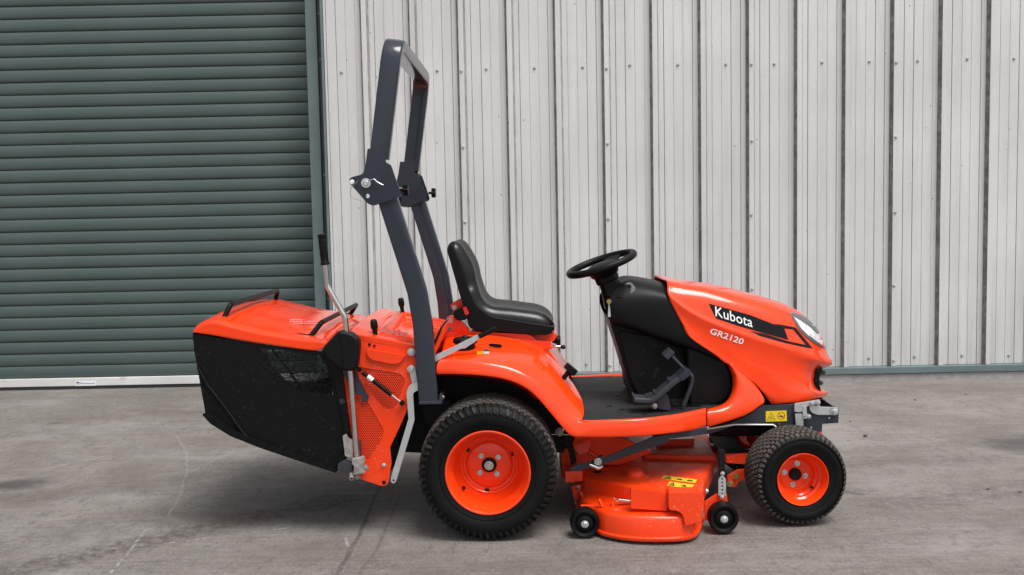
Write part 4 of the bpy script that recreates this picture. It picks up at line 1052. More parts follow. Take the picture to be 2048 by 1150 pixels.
bmesh.ops.remove_doubles(bm, verts=bm.verts, dist=2e-4); bmesh.ops.recalc_face_normals(bm, faces=bm.faces)
cush = finish(bm, 'cushion', 'vinyl', seat, 80, recalc=False)
s_ = cush.modifiers.new('subdivision', 'SUBSURF'); s_.levels = s_.render_levels = 1
shell_px = [(894, 499, 6), (903, 489, 4), (922, 530), (938, 580), (952, 612, 14), (985, 634, 10), (1050, 644), (1108, 653, 4), (1110, 659, 4), (1094, 671, 5), (1050, 668), (988, 662), (950, 661), (938, 655, 8), (930, 625), (918, 585), (903, 533)]
plate('seat_shell', shell_px, -0.213, 0.426, 'plastic', seat, 5, 0.010, segs=3)
# stitched crest pad lines on the backrest
# seat carrier, rail, hinge
plate('seat_carrier', [(968, 664), (1010, 666), (1060, 671), (1113, 667), (1114, 673), (1107, 683), (1000, 676), (972, 676)], -0.16, 0.32, 'orange', mower, 2, 0.003)
plate('seat_rail', [(968, 685), (972, 676), (1011, 675), (1103, 683), (1104, 699), (1069, 701), (1000, 692)], -0.20, 0.40, 'orange', mower, 3, 0.004)
hinge = plate('seat_hinge', [(892, 636, 6), (902, 630, 6), (922, 642), (938, 658), (938, 664), (906, 662), (893, 644)], -0.20, 0.02, 'orange', mower, 3)
bolt(hinge, T(899, 641, -.201), .010)
hinge2 = plate('seat_bracket', [(900, 610), (910, 603), (922, 596), (930, 620), (918, 632), (905, 620)], -0.15, 0.03, 'orange', mower, 2)
bolt(hinge2, T(909, 615, -.151), .007)
bk = plate('belt_buckle', [(908, 622), (928, 612, 4), (940, 632), (930, 641), (914, 641), (906, 633)], -0.235, 0.03, 'plastic', seat, 4, .003)
plate('buckle_button', [(925, 616), (932, 613), (938.5, 627), (931, 631)], -0.238, 0.004, 'red', seat, 1.2, .001)
kn = T(1119, 681, -.10)
lathe('adjuster_knob', [(0, -.004), (.016, -.004), (.020, -.001), (.020, .010), (.014, .013), (.008, .030), (0, .030)], kn, 'plastic', mower, axis=(-1, 0, 0), n=20)
tube('adjuster_rod', [T(1104, 693, -.12), T(1124, 693, -.12)], .005, 'steel', mower)
lathe('adjuster_grip', [(0, -.010), (.007, -.009), (.0085, 0), (.007, .009), (0, .010)], T(1126, 694, -.12), 'plastic', mower, axis=(1, 0, 0), n=12)
# fuel cap on the fender
fc = T(931, 706, -.35)
cap = lathe('fuel_cap', [(0, .064), (.008, .066), (.012, .060), (.040, .058), (.046, .052), (.046, .040), (.036, .034), (.033, 0), (.033, -.02)], fc, 'plastic', mower, axis=(0, 0, 1), n=32)
# height lever with black grip
lv = part('lift_lever')
plate('lever_arm', [(869, 714), (873, 709), (905, 694), (957, 668), (962, 676), (930, 697), (921, 698), (884, 717), (872, 724)], -.44, .007, 'galv', lv, 1.5)
bm = bmesh.new(); sweep_bm(bm, fillet([T(958, 673, -.437), T(975, 665, -.437), T(992, 657, -.437)], .02), rprof(.022, .018, .007)); finish(bm, 'grip', 'plastic', lv, 50)
sl = plate('lever_slot', [(976, 691), (982, 689), (1002, 691), (1005, 696), (999, 698), (979, 695)], -.345, .004, 'gloss_black', mower, 2.5, .001)
for v in sl.data.vertices: v.co.z += 0.004
# stickers on the fender
for name, pts, o, m in (('warning_sticker', [(954, 702.5), (979, 703), (978, 711), (953.5, 709.5)], -.395, 'yellow'), ('serial_sticker', [(968, 697.5), (979.5, 698), (979, 702.5), (967.5, 702)], -.375, 'grey_panel'), ('warning_sticker_text', [(967, 703.5), (978.5, 703.8), (978, 708), (966.6, 707.6)], -.3965, 'decal_white')):
    st_ = plate(name, pts, o-.022, .0012, m, fender, .4, 0)
# T-handle at the fender front
th = part('deck_lift_knob')
tube('stem', [T(1127, 757, -.36), T(1139, 741, -.36)], .009, 'plastic', th)
bm = bmesh.new(); a_, b_ = T(1139, 741, -.36), T(1151, 727, -.36); axk = (b_-a_).normalized()
sweep_bm(bm, [a_-axk*.004, a_+axk*.018], rprof(.044, .050, .012)); finish(bm, 'head', 'plastic', th, 40)

# ---------------------------------------------------------------- roll bar
RO = -0.455
rops = part('roll_bar')
low = [T(x, y, RO) for x, y in ((774, 392), (835, 583), (846, 650), (858, 800))]
lp = fillet(low, .16, 8)
for s in (-1, 1):
    bm = bmesh.new(); sweep_bm(bm, [Vector((p.x, -s*p.y if s > 0 else p.y, p.z)) for p in lp], rprof(.070, .045, .007), ref=(0, 1, 0)); finish(bm, 'post', 'navy', rops, 40)
p0, p1 = T(759, 318, RO), T(783, 112, RO)
up = (p1-p0).normalized(); ztop = T(796, 88, RO+.04).z
p2 = p0+up*((ztop-p0.z)/up.z)
hp = fillet([p0, p2, mir(p2), mir(p0)], .085, 10)
nrmh = Vector((0, 1, 0)).cross(up).normalized()
bm = bmesh.new(); sweep_bm(bm, hp, rprof(.045, .069, .007), ref=nrmh); finish(bm, 'hoop', 'navy', rops, 40)
hpx = [(735, 297), (775, 300), (771, 324), (782, 330), (802, 388, 4), (799, 394, 4), (746, 412, 6), (735, 407, 5), (699, 366, 5), (698, 358, 4), (704, 354, 4), (726, 348, 6), (731, 329, 4)]
for o_ in (RO-.032, RO+.023):
    hp1 = plate('hinge_plate', hpx, o_, .008, 'navy', rops, 3, .0015, holes=[circ(735, 392, 4.2)])
    dup(hp1, rops, mir)
for x, y, r_, m in ((704, 364, .0085, 'white_paint'), (732, 366, .010, 'galv')):
    q = T(x, y, RO-.032)
    c1 = lathe('pivot_pin' if m == 'white_paint' else 'lock_pin', [(0, -.007), (r_*.8, -.007), (r_, -.004), (r_, .09), (0, .09)], q, m, rops, n=18); dup(c1, rops, mir)
lathe('pin_washer', [(0, -.003), (.017, -.003), (.017, 0), (0, 0)], T(732, 366, RO-.032), 'galv', rops, n=20)
tube('spring_clip', [T(736, 362, RO-.042), T(748, 358, RO-.044), T(757, 366, RO-.044), T(770, 372, RO-.044), T(752, 363, RO-.044)], .0022, 'steel', rops, .006, 8)
tube('lanyard', cr([T(x, y, RO-.045) for x, y in ((716, 362), (705, 372), (700, 385), (706, 397), (722, 401))], 14), .0009, 'dirty_steel', rops, .001, 5)
tube('far_clip', [Vector((p.x, -RO+.02, p.z)) for p in (T(829, 362, -RO), T(832, 374, -RO), T(836, 385, -RO), T(829, 391, -RO))], .002, 'steel', rops, .006, 8)
for q, ax_ in ((T(799, 380, RO+.06), (1, 0.1, 0)), (T(857, 386, -RO), (1, 0.1, 0))):
    kb = part('lock_knob', rops); kb.parent = rops
    tube('shank', [q, q+Vector((.020, 0, 0))], .006, 'gloss_black', kb)
    bm = bmesh.new(); ring = []
    for i in range(40):
        a = 2*math.pi*i/40; rr = .017+.005*math.cos(5*a); ring.append((rr*math.cos(a), rr*math.sin(a)))
    sweep_bm(bm, [q+Vector((.014, 0, 0)), q+Vector((.017, 0, 0)), q+Vector((.029, 0, 0)), q+Vector((.032, 0, 0))], ring, ref=(0, 0, 1)); finish(bm, 'star_head', 'gloss_black', kb, 40)
ft = plate('foot_bracket', [(838, 803), (878, 802), (879, 789), (884, 789), (884, 808), (838, 809)], RO-.03, .09, 'navy_dirty', rops, 1); dup(ft, rops, mir)
bolt(rops, T(885, 794, RO), .008, axis=(1, 0, 0), name='foot_bolt')

# ---------------------------------------------------------------- grass collector
col = part('grass_collector')
lid_cols = [
 [(387, 664), (386, 662), (388, 658), (393, 654)],
 [(394, 666), (394, 655), (398, 648), (404, 643)],
 [(424, 671), (424, 644), (428, 638), (434, 633)],
 [(470, 679), (470, 655), (473, 647), (478, 641)],
 [(520, 687), (520, 666.5), (523, 659), (527, 654)],
 [(570, 694), (570, 675), (573, 668), (577, 663)],
 [(612, 700), (612, 680.5), (615, 674), (619, 669)],
 [(636, 701), (641, 683.5), (645, 678), (649, 674)],
 [(656, 692), (657, 685), (660, 680), (664, 676)],
 [(703, 676), (703, 671), (704, 668), (706, 665)],
]
offs = [-.452, -.450, -.425, -.38]
c3 = []
for i, c in enumerate(lid_cols):
    cc = [T(p[0], p[1], o) for p, o in zip(c, offs)]
    cc = [cc[0], cc[0].lerp(cc[1], .55), cc[0].lerp(cc[1], .9), cc[1].lerp(cc[2], .12), cc[1].lerp(cc[2], .6), cc[2], cc[3]]
    e = cc[-1]; k = min(1, i/3) if i < 8 else .7-.5*(i-8)
    rib_ = .0
    for o, dz in ((-.33, .004), (-.26, .012), (-.18, .014), (-.09, .018), (0, .019)):
        cc.append(Vector((cc[2].x+(e.x-cc[2].x)*.8, o, e.z+dz*(.4+.6*k))))
    c3.append(cc)
lid = loft('lid', c3, 'orange', col, 4, 0.005, 1, mirror=True, rowsub=2)
# raised front band of the lid
for xx in (0.10, 0.16):
    pass
for path in ([T(441, 639, -.365), T(447, 638, -.365), T(461, 609, -.34), mir(T(461, 609, -.34)), mir(T(447, 638, -.365)), mir(T(441, 639, -.365))],
             [T(594, 671, -.39), T(620, 674, -.39), T(643, 645, -.36), mir(T(643, 645, -.36)), mir(T(620, 674, -.39)), mir(T(594, 671, -.39))]):
    hb = tube('lid_handle', path, .0095, 'gloss_black', col, .022)
    for e in (path[0], path[-1]):
        lathe('handle_foot', [(0, .004), (.013, .004), (.016, 0), (.016, -.006)], e-Vector((0, 0, .006)), 'gloss_black', hb, axis=(0, 0, 1), n=14)
# printed sticker on the lid
def lid_print(name, quad, o0, o1, m='fine_print', par=None):
    bm = bmesh.new()
    a = [T(*quad[0], o0), T(*quad[1], o0), T(*quad[2], o1), T(*quad[3], o1)]
    bm.faces.new([bm.verts.new(p+Vector((0, 0, .004))) for p in a]); return finish(bm, name, m, par or col)
# fabric bag: near and far sides with an open-weave window, rear, bottom
side = [(386, 666), (450, 678), (520, 688), (590, 697), (640, 702), (662, 735), (678, 800), (692, 872), (690, 905), (674, 942), (600, 918), (520, 888), (455, 862), (413, 835), (400, 762), (389, 700)]
win = [(512, 694), (560, 700), (640, 710), (662, 745), (666, 790), (600, 782), (560, 772), (530, 740)]
bagn = plate('bag_side', side, -.447, .002, 'fabric', col, 4, 0, holes=[win])
plate('bag_window', win, -.446, .001, 'mesh_near', col, 0, 0)
win2 = [(530, 704), (600, 700), (655, 706), (668, 750), (664, 792), (600, 792), (556, 786), (535, 745)]
def at_far(pts):           # the far side seen through the near one, as pixels on the near plane
    out = []
    for x, y in pts:
        l_ = T(x, y, .447); w_ = wor((l_.x, -.447, l_.z)) - CAMO
        k = w_.dot(_F); out.append((1024+F_PX*w_.dot(CR)/k, 575-F_PX*w_.dot(CU)/k))
    return out
fw_ = at_far(win2)
bf = plate('bag_side', side, -.447, .002, 'fabric', col, 4, 0, holes=[fw_])
wf = plate('bag_window', fw_, -.446, .001, 'mesh_near', col, 0, 0)
for o in (bf, wf):
    for v in o.data.vertices: v.co.y *= -1
    o.data.flip_normals()
back = [T(x, y, -.446) for x, y in ((386, 666), (389, 700), (400, 762), (413, 835), (455, 862), (520, 888), (600, 918), (674, 942))]
bm = bmesh.new(); grid(bm, [back, [mir(p) for p in back]]); bb = finish(bm, 'bag_back_and_base', 'fabric', col, 40)
so = bb.modifiers.new('thickness', 'SOLIDIFY'); so.thickness = .003; so.offset = 0
for s in (-1, 1):
    f1 = [T(x, y, -.452) for x, y in ((396, 735), (415, 770), (450, 815), (492, 874), (560, 902), (672, 941))]
    f2 = [T(x, y, -.44) for x, y in ((512, 692), (540, 730), (578, 772))]
    for pth in (f1, f2): tube('frame_rod', [p if s < 0 else mir(p) for p in pth], .006, 'fabric', col, .05, 8)
plate('base_flap', [(404, 829), (414, 824), (470, 862), (520, 884), (600, 913), (672, 938), (672, 946), (600, 923), (520, 896), (460, 872), (420, 847)], -.46, .92, 'fabric', col, 2, 0)
plate('bag_front_frame', [(640, 702), (668, 700), (684, 742), (692, 800), (704, 880), (692, 884), (680, 812), (664, 742)], -.458, .012, 'plastic', col, 2)
bolt(col, T(684, 803, -.459), .008, 'navy')
# orange inlet box with perforated side
sp = [(690, 690), (700, 668), (722, 671), (826, 691), (833, 732), (823, 800), (801, 850), (785, 884, 3), (780, 894, 3), (783, 926, 5), (777, 967, 6), (767, 973, 6), (720, 958), (706, 951), (702, 884), (690, 806, 3), (677, 743)]
up_h = rp([(713, 733), (800, 747), (811, 760), (793, 812), (780, 821), (766, 815), (727, 770)], 8, 3)
lo_h = rp([(711, 792), (733, 800), (768, 860), (765, 874), (738, 922), (722, 918), (716, 880)], 6, 3)
sidep = plate('inlet_side', sp, -.440, .005, 'orange_dirty', col, 4, .001, holes=[[(p.x, p.y) for p in up_h], [(p.x, p.y) for p in lo_h]])
dup(sidep, col, mir)
for hpts in (up_h, lo_h):
    pf = plate('perforated_panel', [(p.x, p.y) for p in hpts], -.4375, .0015, 'perf', col, 0, 0)
    dup(pf, col, mir)
xs0, xs1 = T(706, 690, -.43).x, T(822, 720, -.43).x
plate('inlet_interior', [(700, 690), (826, 700), (826, 780), (782, 880), (772, 962), (712, 950)], -.405, .81, 'dark', col, 3, 0)
# top cover of the inlet box with a recessed tray
ct = []
for px in ((699, 664), (716, 668), (738, 672), (756, 675.5), (790, 682), (826, 689), (872, 699)):
    ct.append(T(*px, -.440))
cols = []
for i, e in enumerate(ct):
    z = e.z; d = 0 if i < 3 else -.034
    cols.append([Vector((e.x, -.440, z-.028)), Vector((e.x, -.441, z-.004)), Vector((e.x, -.434, z)), Vector((e.x, -.36, z+.010)), Vector((e.x, -.325, z+.012)), Vector((e.x, -.275, z+.013+d)), Vector((e.x, -.18, z+.018+d)), Vector((e.x, 0, z+.020+d))])
cover = loft('inlet_cover', cols, 'orange', col, 3, .005, 1, mirror=True, rowsub=2)
xa, xb = ct[0].x, ct[-1].x
zc = ct[2].z+.016
tray = bmesh.new()
def ring(x0, x1, y0, y1, dz): 
    def zz(x): return ct[0].z+(ct[-1].z-ct[0].z)*(x-xa)/(xb-xa)
    return [Vector((x0, y0, zz(x0)+dz)), Vector((x1, y0, zz(x1)+dz)), Vector((x1, y1, zz(x1)+dz)), Vector((x0, y1, zz(x0)+dz))]
rr_ = [ring(xa+.070, xb-.002, -.345, .345, .006), ring(xa+.074, xb-.003, -.341, .341, .016), ring(xa+.080, xb-.006, -.335, .335, .019), ring(xa+.098, xb-.010, -.318, .318, .018), ring(xa+.112, xb-.014, -.306, .306, -.016)]
gr_ = grid(tray, rr_, True); tray.faces.new(gr_[-1])
trayo = finish(tray, 'raised_tray', 'orange', col, 40)
s_ = trayo.modifiers.new('bevel', 'BEVEL'); s_.width = .003; s_.segments = 2
for px, py, o in ((750, 664, -.40), (804, 617, .30)):
    q = T(px, py, o)
    lathe('latch_knob', [(0, .048), (.008, .047), (.0125, .041), (.0135, .03), (.0135, .016), (.010, .010), (.0085, 0), (.0085, -.02)], q, 'plastic', col, axis=(-.1, 0, 1), n=18)
rub = plate('rubber_seal', [(864, 690), (869, 680), (882, 652), (884, 657), (868, 694)], -.42, .84, 'plastic', col, 1.5, .002)
plate('front_hood_slab', [(866, 700), (870, 690), (885, 654), (892, 650), (892, 660), (872, 706)], -.41, .82, 'orange', col, 2, .003)
flap = plate('pull_flap', [(733, 697), (812, 710, 3), (800, 727, 8), (786, 729, 6), (742, 720, 8), (734, 712, 5)], -.452, .010, 'orange', col, 3, .003)
for x, y, r_ in ((739, 689, .005), (748.5, 692, .0042)): lathe('plug', [(0, -.003), (r_, -.002), (r_*1.1, 0), (0, .004)], T(x, y, -.441), 'plastic', col, n=14)
for x, y in ((822.5, 704), (822.5, 738)): bolt(col, T(x, y, -.448), .0105, 'galv')
plate('link_tab', [(816, 733, 5), (822, 729, 5), (830, 733), (836, 775), (826, 775)], -.447, .004, 'galv', col, 3, .0005)
plate('parking_link', [(838, 764), (824, 766, 8), (815, 776, 6), (813, 788), (817, 837), (782, 955), (781, 964, 4), (788, 968, 4), (793, 961, 4), (829, 840), (826, 786, 4), (838, 779)], -.462, .005, 'galv', col, 2, .0008, holes=[circ(787, 961, 2.4, 10)])
for x, y in ((768, 930),): bolt(col, T(x, y, -.441), .006, 'galv')
plate('lower_hole', circ(768, 965, 4, 16), -.4412, .002, 'dark', col, 0, 0)
# emptying lever
el = part('emptying_lever')
tube('lever_tube', [T(x, y, -.475) for x, y in ((650, 524), (655, 573), (690, 634), (694, 682), (701, 745), (716, 935))], .0105, 'steel', el, .045, 16)
g0, g1 = T(643.5, 468, -.475), T(650.5, 529, -.475); gd = (g1-g0).normalized(); Lg = (g1-g0).length
pr_ = [(0, 0), (.012, .0), (.0155, .003), (.0155, .012), (.0140, .015)]
pr_ += [(.0142+.0012*(k % 2), .020+.010*k) for k in range(int((Lg-.03)/.010))]
pr_ += [(.0142, Lg-.010), (.0165, Lg-.006), (.0165, Lg), (.0115, Lg+.002)]
lathe('grip', pr_, g0, 'plastic', el, axis=gd, n=20)
hs = [(676, 662), (702, 666), (716, 679), (718, 690), (714, 735), (704, 744), (682, 741), (666, 730), (643, 706), (645, 695)]
hsg = plate('lever_housing', hs, -.508, .060, 'plastic', el, 7, .011, segs=4)
tube('housing_rib', [T(681, 672, -.5085), T(685, 700, -.509), T(686, 735, -.5085)], .0022, 'plastic', el, .02, 8)
lathe('lever_collar', [(.0105, 0), (.017, .001), (.017, .008), (.0105, .010)], T(693.5, 671, -.475), 'steel', el, axis=(0.05, 0, 1), n=18)
plate('lever_bracket', [(680, 740), (708, 734), (722, 765), (738, 794, 3), (734, 803, 3), (723, 803, 2), (721, 797, 2), (727, 794), (722, 789), (712, 790), (700, 770)], -.452, .006, 'navy', el, 2)
st0, st1 = T(718, 739, -.462), T(804, 806, -.462); sdv = st1-st0
strut = part('gas_strut')
tube('cylinder', [st0.lerp(st1, .08), st0.lerp(st1, .76)], .0085, 'gloss_black', strut)
tube('label_band', [st0.lerp(st1, .20), st0.lerp(st1, .32)], .0089, 'white_paint', strut)
tube('rod', [st0.lerp(st1, .74), st0.lerp(st1, .97)], .0042, 'steel', strut)
for q in (st0, st1): lathe('ball_joint', [(0, -.009), (.008, -.008), (.010, 0), (.008, .014), (0, .016)], q, 'plastic', strut, n=14)
lk = part('latch_assembly')
plate('latch_plate', [(685, 872), (692, 868), (697, 876), (705, 880), (706, 918), (690, 912)], -.475, .006, 'dirty_steel', lk, 1)
plate('latch_cheek', [(712, 882), (722, 882), (724, 930), (714, 930)], -.460, .006, 'navy_dirty', lk, 1)
plate('clamp', [(704, 918), (725, 916), (728, 926), (726, 930), (726, 941), (730, 946), (706, 950), (708, 940), (708, 932), (704, 928)], -.492, .040, 'dirty_steel', lk, 1.5, .002)
plate('clamp_shoe', [(676, 928), (686, 922), (706, 928), (702, 946), (690, 944), (674, 942)], -.475, .03, 'navy_dirty', lk, 2, .003)
for x, y in ((731, 935), (715, 953)): bolt(lk, T(x, y, -.47), .008, 'dirty_steel')
bm = bmesh.new(); q = T(703, 957, -.49); lathe_bm(bm, [(.005, -.002), (.0085, -.002), (.0085, .05), (.005, .05), (.005, -.002)], q, (-.15, 1, .45), 16); finish(bm, 'pivot_tube', 'dirty_steel', lk)
lid_print('warning_print', [(579, 648), (580, 638), (638, 645), (638, 653)], -.24, -.26)
lid_print('inlet_print', [(757, 666), (762, 659), (817, 668), (812, 677)], -.36, -.36)

# ---------------------------------------------------------------- front frame and bumper
fr = part('front_frame')
for s in (-1, 1):
    pl_ = plate('frame_plate', [(1413, 859), (1460, 846), (1500, 829), (1524, 811), (1592, 808), (1592, 853), (1555, 850), (1470, 851), (1440, 862), (1413, 869)], -.245, .010, 'navy_dirty', fr, 1.5)
    bp = plate('bumper_cheek', [(1592, 814), (1640, 813), (1678, 815), (1677, 846), (1645, 848), (1644, 864), (1592, 864)], -.250, .010, 'navy', fr, 1)
    if s > 0:
        for o in (pl_, bp):
            for v in o.data.vertices: v.co.y *= -1
            o.data.flip_normals()
e = T(1677, 816, -.25); e2 = T(1677, 846, -.25)
box('bumper_bar', (e.x-.010, -.239, e2.z), (e.x, .239, e.z), 'navy', fr, .002)
box('bumper_floor', (T(1600, 840, -.25).x, -.239, e2.z+.002), (e.x-.011, .239, e2.z+.010), 'navy', fr, .001)
hk = plate('tow_hook', [(1632, 864), (1640, 862, 3), (1646, 868, 3), (1645, 876), (1634, 876)], -.06, .02, 'orange', fr, 2)
lt = part('hood_latch')
plate('latch_strap', [(1589, 807), (1640, 799), (1640, 808), (1616, 812), (1612, 815), (1612, 822), (1600, 825), (1589, 824)], -.262, .006, 'galv', lt, 2)
plate('latch_hook', [(1619, 812), (1641, 811), (1641, 814), (1677, 815), (1677, 824), (1671, 830), (1634, 830, 5), (1623, 825, 6), (1619, 818, 4)], -.256, .004, 'galv', lt, 2)
plate('latch_post', [(1590, 828), (1603, 827), (1607, 832), (1607, 853), (1592, 853)], -.260, .006, 'galv', lt, 1)
plate('latch_tab', [(1605, 813), (1613, 813), (1614, 828), (1621, 829, 3), (1622, 835, 3), (1614, 837), (1606, 837)], -.264, .004, 'galv', lt, 1, holes=[circ(1609, 817, 1.4, 8), circ(1609, 833, 1.4, 8)])
for x, y, r_ in ((1669, 823, .0105), (1624, 806, .007), (1636, 805, .007), (1618, 833, .006)): bolt(lt, T(x, y, -.2645), r_, 'galv')
bolt(fr, T(1658, 836, -.2505), .004, 'galv', washer=False); bolt(fr, T(1622, 855, -.2505), .004, 'galv', washer=False)
def picto(parent, q, o, tri, mark, base='yellow'):
    """yellow warning sticker with printed triangle and ring symbols"""
    lab = plate('warning_sticker', q, o, .001, base, parent, 1.2, 0)
    (ax_, ay_), (bx_, by_), (cx_, cy_), (dx_, dy_) = q
    def uv(u, v):
        x = (ax_*(1-u)+bx_*u)*(1-v)+(dx_*(1-u)+cx_*u)*v; y = (ay_*(1-u)+by_*u)*(1-v)+(dy_*(1-u)+cy_*u)*v; return (x, y)
    return lab, uv
q = [(1531.5, 822.5), (1573, 821), (1574, 842), (1531.5, 843.5)]
lab, uv = picto(fr, q, -.2475, 0, 0)
def strip_poly(bm, pts, w, o, uv, closed=True):
    n = len(pts)
    for i in range(n if closed else n-1):
        a, b_ = Vector(pts[i]), Vector(pts[(i+1) % n]); d = (b_-a).normalized(); nn = Vector((-d.y, d.x))*w
        bm.faces.new([bm.verts.new(T(*uv(*p), o)) for p in (a-nn, b_-nn, b_+nn, a+nn)])
bm = bmesh.new()
strip_poly(bm, [(.07, .85), (.45, .85), (.26, .16)], .010, -.2482, uv)
strip_poly(bm, [(.18, .74), (.24, .5), (.29, .72), (.36, .62)], .012, -.2482, uv, False)
finish(bm, 'warning_triangle', 'label_text', lab)
bm = bmesh.new(); strip_poly(bm, [(.74+.17*math.cos(2*math.pi*i/16), .48+.34*math.sin(2*math.pi*i/16)) for i in range(16)], .016, -.2482, uv)
strip_poly(bm, [(.63, .24), (.85, .72)], .014, -.2482, uv, False); finish(bm, 'prohibition_ring', 'red', lab)
bm = bmesh.new(); strip_poly(bm, [(.66, .56), (.74, .50), (.82, .62)], .05, -.2480, uv, False); finish(bm, 'prohibition_figure', 'label_text', lab)
tube('brake_line', [T(1414, 858, -.275), T(1470, 849, -.275), T(1545, 849.5, -.275), T(1551, 852, -.275), T(1553, 858, -.275)], .003, 'white_paint', fr, .01, 8)
tube('grease_nipple', [T(1559, 855, -.25), T(1559, 846, -.25)], .005, 'brass', fr, .01, 8)
box('radiator_guard', (T(1545, 800, -.2).x, -.15, .36), (T(1590, 800, -.2).x, .15, .44), 'dark', fr, .01)

# ---------------------------------------------------------------- mower deck
dk = part('mower_deck')
ZT = 0.165
def prism(name, pts, z0, z1, m, parent, bev=.006, taper=0.0, segs=3):
    """plan polygon (mower coordinates) raised from z0 to z1"""
    bm = bmesh.new(); f_ = bm.faces.new([bm.verts.new((p[0], p[1], z0)) for p in pts])
    g = bmesh.ops.extrude_face_region(bm, geom=[f_]); vs_ = [x for x in g['geom'] if isinstance(x, bmesh.types.BMVert)]
    bmesh.ops.translate(bm, vec=(0, 0, z1-z0), verts=vs_); bmesh.ops.recalc_face_normals(bm, faces=bm.faces)
    if bev:
        es = [e for e in bm.edges if all(abs(v.co.z-z1) < 1e-5 for v in e.verts)] + [e for e in bm.edges if abs(e.verts[0].co.z-e.verts[1].co.z) > 1e-4 and e.calc_face_angle(0) > .5]
        bmesh.ops.bevel(bm, geom=es, offset=bev, segments=segs, affect='EDGES', profile=.5, clamp_overlap=True)
    return finish(bm, name, m, parent, 40)
# blade shell: rounded near wall, mirrored to the far side
wallpx = [(1152, 1005), (1163, 1040), (1197, 1063), (1215, 1070), (1256, 1077.5), (1312, 1080), (1369, 1077.5), (1393, 1067), (1404, 1040)]
wl = cr([TZ(x, y, .018) for x, y in wallpx], 40)
full = wl+[mir(p) for p in reversed(wl)]
ZS = T(1312, 1029, wl[20].y).z
bm = bmesh.new()
def ringz(off, z): 
    c = Vector((sum(p.x for p in full)/len(full), 0, 0)); out = []
    for i, p in enumerate(full):
        t = (full[(i+1) % len(full)]-full[i-1]).normalized(); n = Vector((t.y, -t.x, 0))
        if n.dot(Vector((p.x, p.y, 0))-c) < 0: n = -n
        q = p+n*off; out.append(Vector((q.x, q.y, z)))
    return out
rr_ = [ringz(.004, .012), ringz(.008, .016), ringz(.008, .024), ringz(.0, .028), ringz(-.001, ZS-.014), ringz(-.006, ZS-.004), ringz(-.014, ZS), ringz(-.05, ZS+.004), ringz(-.10, ZS+.010)]
g_ = grid(bm, rr_, True); bm.faces.new(g_[-1])
shell = finish(bm, 'deck_shell', 'orange_mid', dk, 45)
# upper belt housing
hp_ = [TZ(x, y, ZT) for x, y in ((1163, 947), (1172, 953), (1268, 975), (1330, 986), (1345, 986), (1384, 988), (1403, 978), (1415, 945), (1438, 897))]
far_ = [Vector((hp_[-1].x, .45, 0)), Vector((hp_[0].x+.02, .45, 0)), Vector((hp_[0].x+.005, -.05, 0))]
upper = prism('belt_housing', hp_+far_, ZS-.004, ZT, 'orange_dirty', dk, .009)
# front belt cover hanging over the shell at the right
plate('corner_cover', [(1337, 985, 6), (1402, 985, 6), (1409, 1000), (1404, 1043), (1371, 1052), (1366, 1030, 6), (1355, 1022, 6), (1338, 1020)], min(p.y for p in wl)-.003, .07, 'orange_mid', dk, 3, .002)
plate('belt_guard', [(1262, 977), (1334, 986), (1334, 1022), (1262, 1017)], hp_[3].y-.030, .036, 'orange', dk, .5, .001)
q = TZ(1270, 953, ZT); lathe('spindle_dome', [(.052, 0), (.048, .002), (.040, .003), (.034, .010), (.031, .020), (.022, .028), (0, .030)], q, 'orange_dirty', dk, axis=(0, 0, 1), n=32, smooth=60)
q = TZ(1196, 944, ZT); lathe('deck_plug', [(.017, 0), (.016, .004), (.010, .006), (0, .006)], q, 'gloss_black', dk, axis=(0, 0, 1), n=18)
# rear step of the housing
rz = ZT+.018
rp_ = [TZ(1302, 908, rz), TZ(1432, 912, rz), TZ(1440, 893, rz)]
prism('rear_belt_cover', [(rp_[0].x-.03, rp_[0].y, 0), (rp_[1].x, rp_[1].y, 0), (rp_[1].x+.02, .40, 0), (rp_[0].x-.03, .40, 0)], ZT-.002, rz, 'orange_dirty', dk, .005)
b0 = T(1310, 886, .12); b1 = T(1378, 890, .12)
box('cover_flange', (b0.x, .10, rz-.002), (b1.x+.02, .125, rz+.028), 'orange', dk, .003)
for x, y in ((1303, 893.5), (1321, 893.5), (1369, 893)): bolt(dk, T(x, y, .098), .006, washer=False)
bolt(dk, TZ(1427, 890, rz+.002), .008, axis=(0, 0, 1))
for x, y in ((1429, 940), (1413, 982)): bolt(dk, T(x, y, TZ(x, y, ZT-.03).y-.004), .008, 'galv', axis=(.9, -.4, 0))
# warning stickers printed on the housing top
def top_sticker(q, nsym):
    bm = bmesh.new(); a = [TZ(x, y, ZT+.0016) for x, y in q]; bm.faces.new([bm.verts.new(p) for p in a]); lab = finish(bm, 'warning_sticker', 'yellow', dk)
    def uv(u, v):
        p = (a[0]*(1-u)+a[1]*u)*(1-v)+(a[3]*(1-u)+a[2]*u)*v; return p+Vector((0, 0, .0008))
    bm = bmesh.new()
    def st(pts, w, closed=False):
        n = len(pts)
        for i in range(n if closed else n-1):
            p_, q_ = Vector(pts[i]), Vector(pts[(i+1) % n]); d = (q_-p_).normalized(); nn = Vector((-d.y*.35, d.x))*w
            bm.faces.new([bm.verts.new(uv(*z)) for z in (p_-nn, q_-nn, q_+nn, p_+nn)])
    st([(.05, .85), (.27, .85), (.17, .15)], .05, True); st([(.12, .7), (.17, .45), (.2, .7)], .05)
    for k in range(1, nsym): c = .08+.92*k/nsym; st([(c+.05, .6), (c+.12, .4), (c+.2, .6), (c+.12, .68)], .09, True); st([(c-.03, .05), (c-.03, .95)], .012)
    finish(bm, 'sticker_print', 'label_text', lab)
top_sticker([(1328, 951), (1394, 959), (1391, 966), (1323, 957.5)], 3)
top_sticker([(1339, 963), (1388, 969.5), (1382, 978), (1335, 971)], 2)
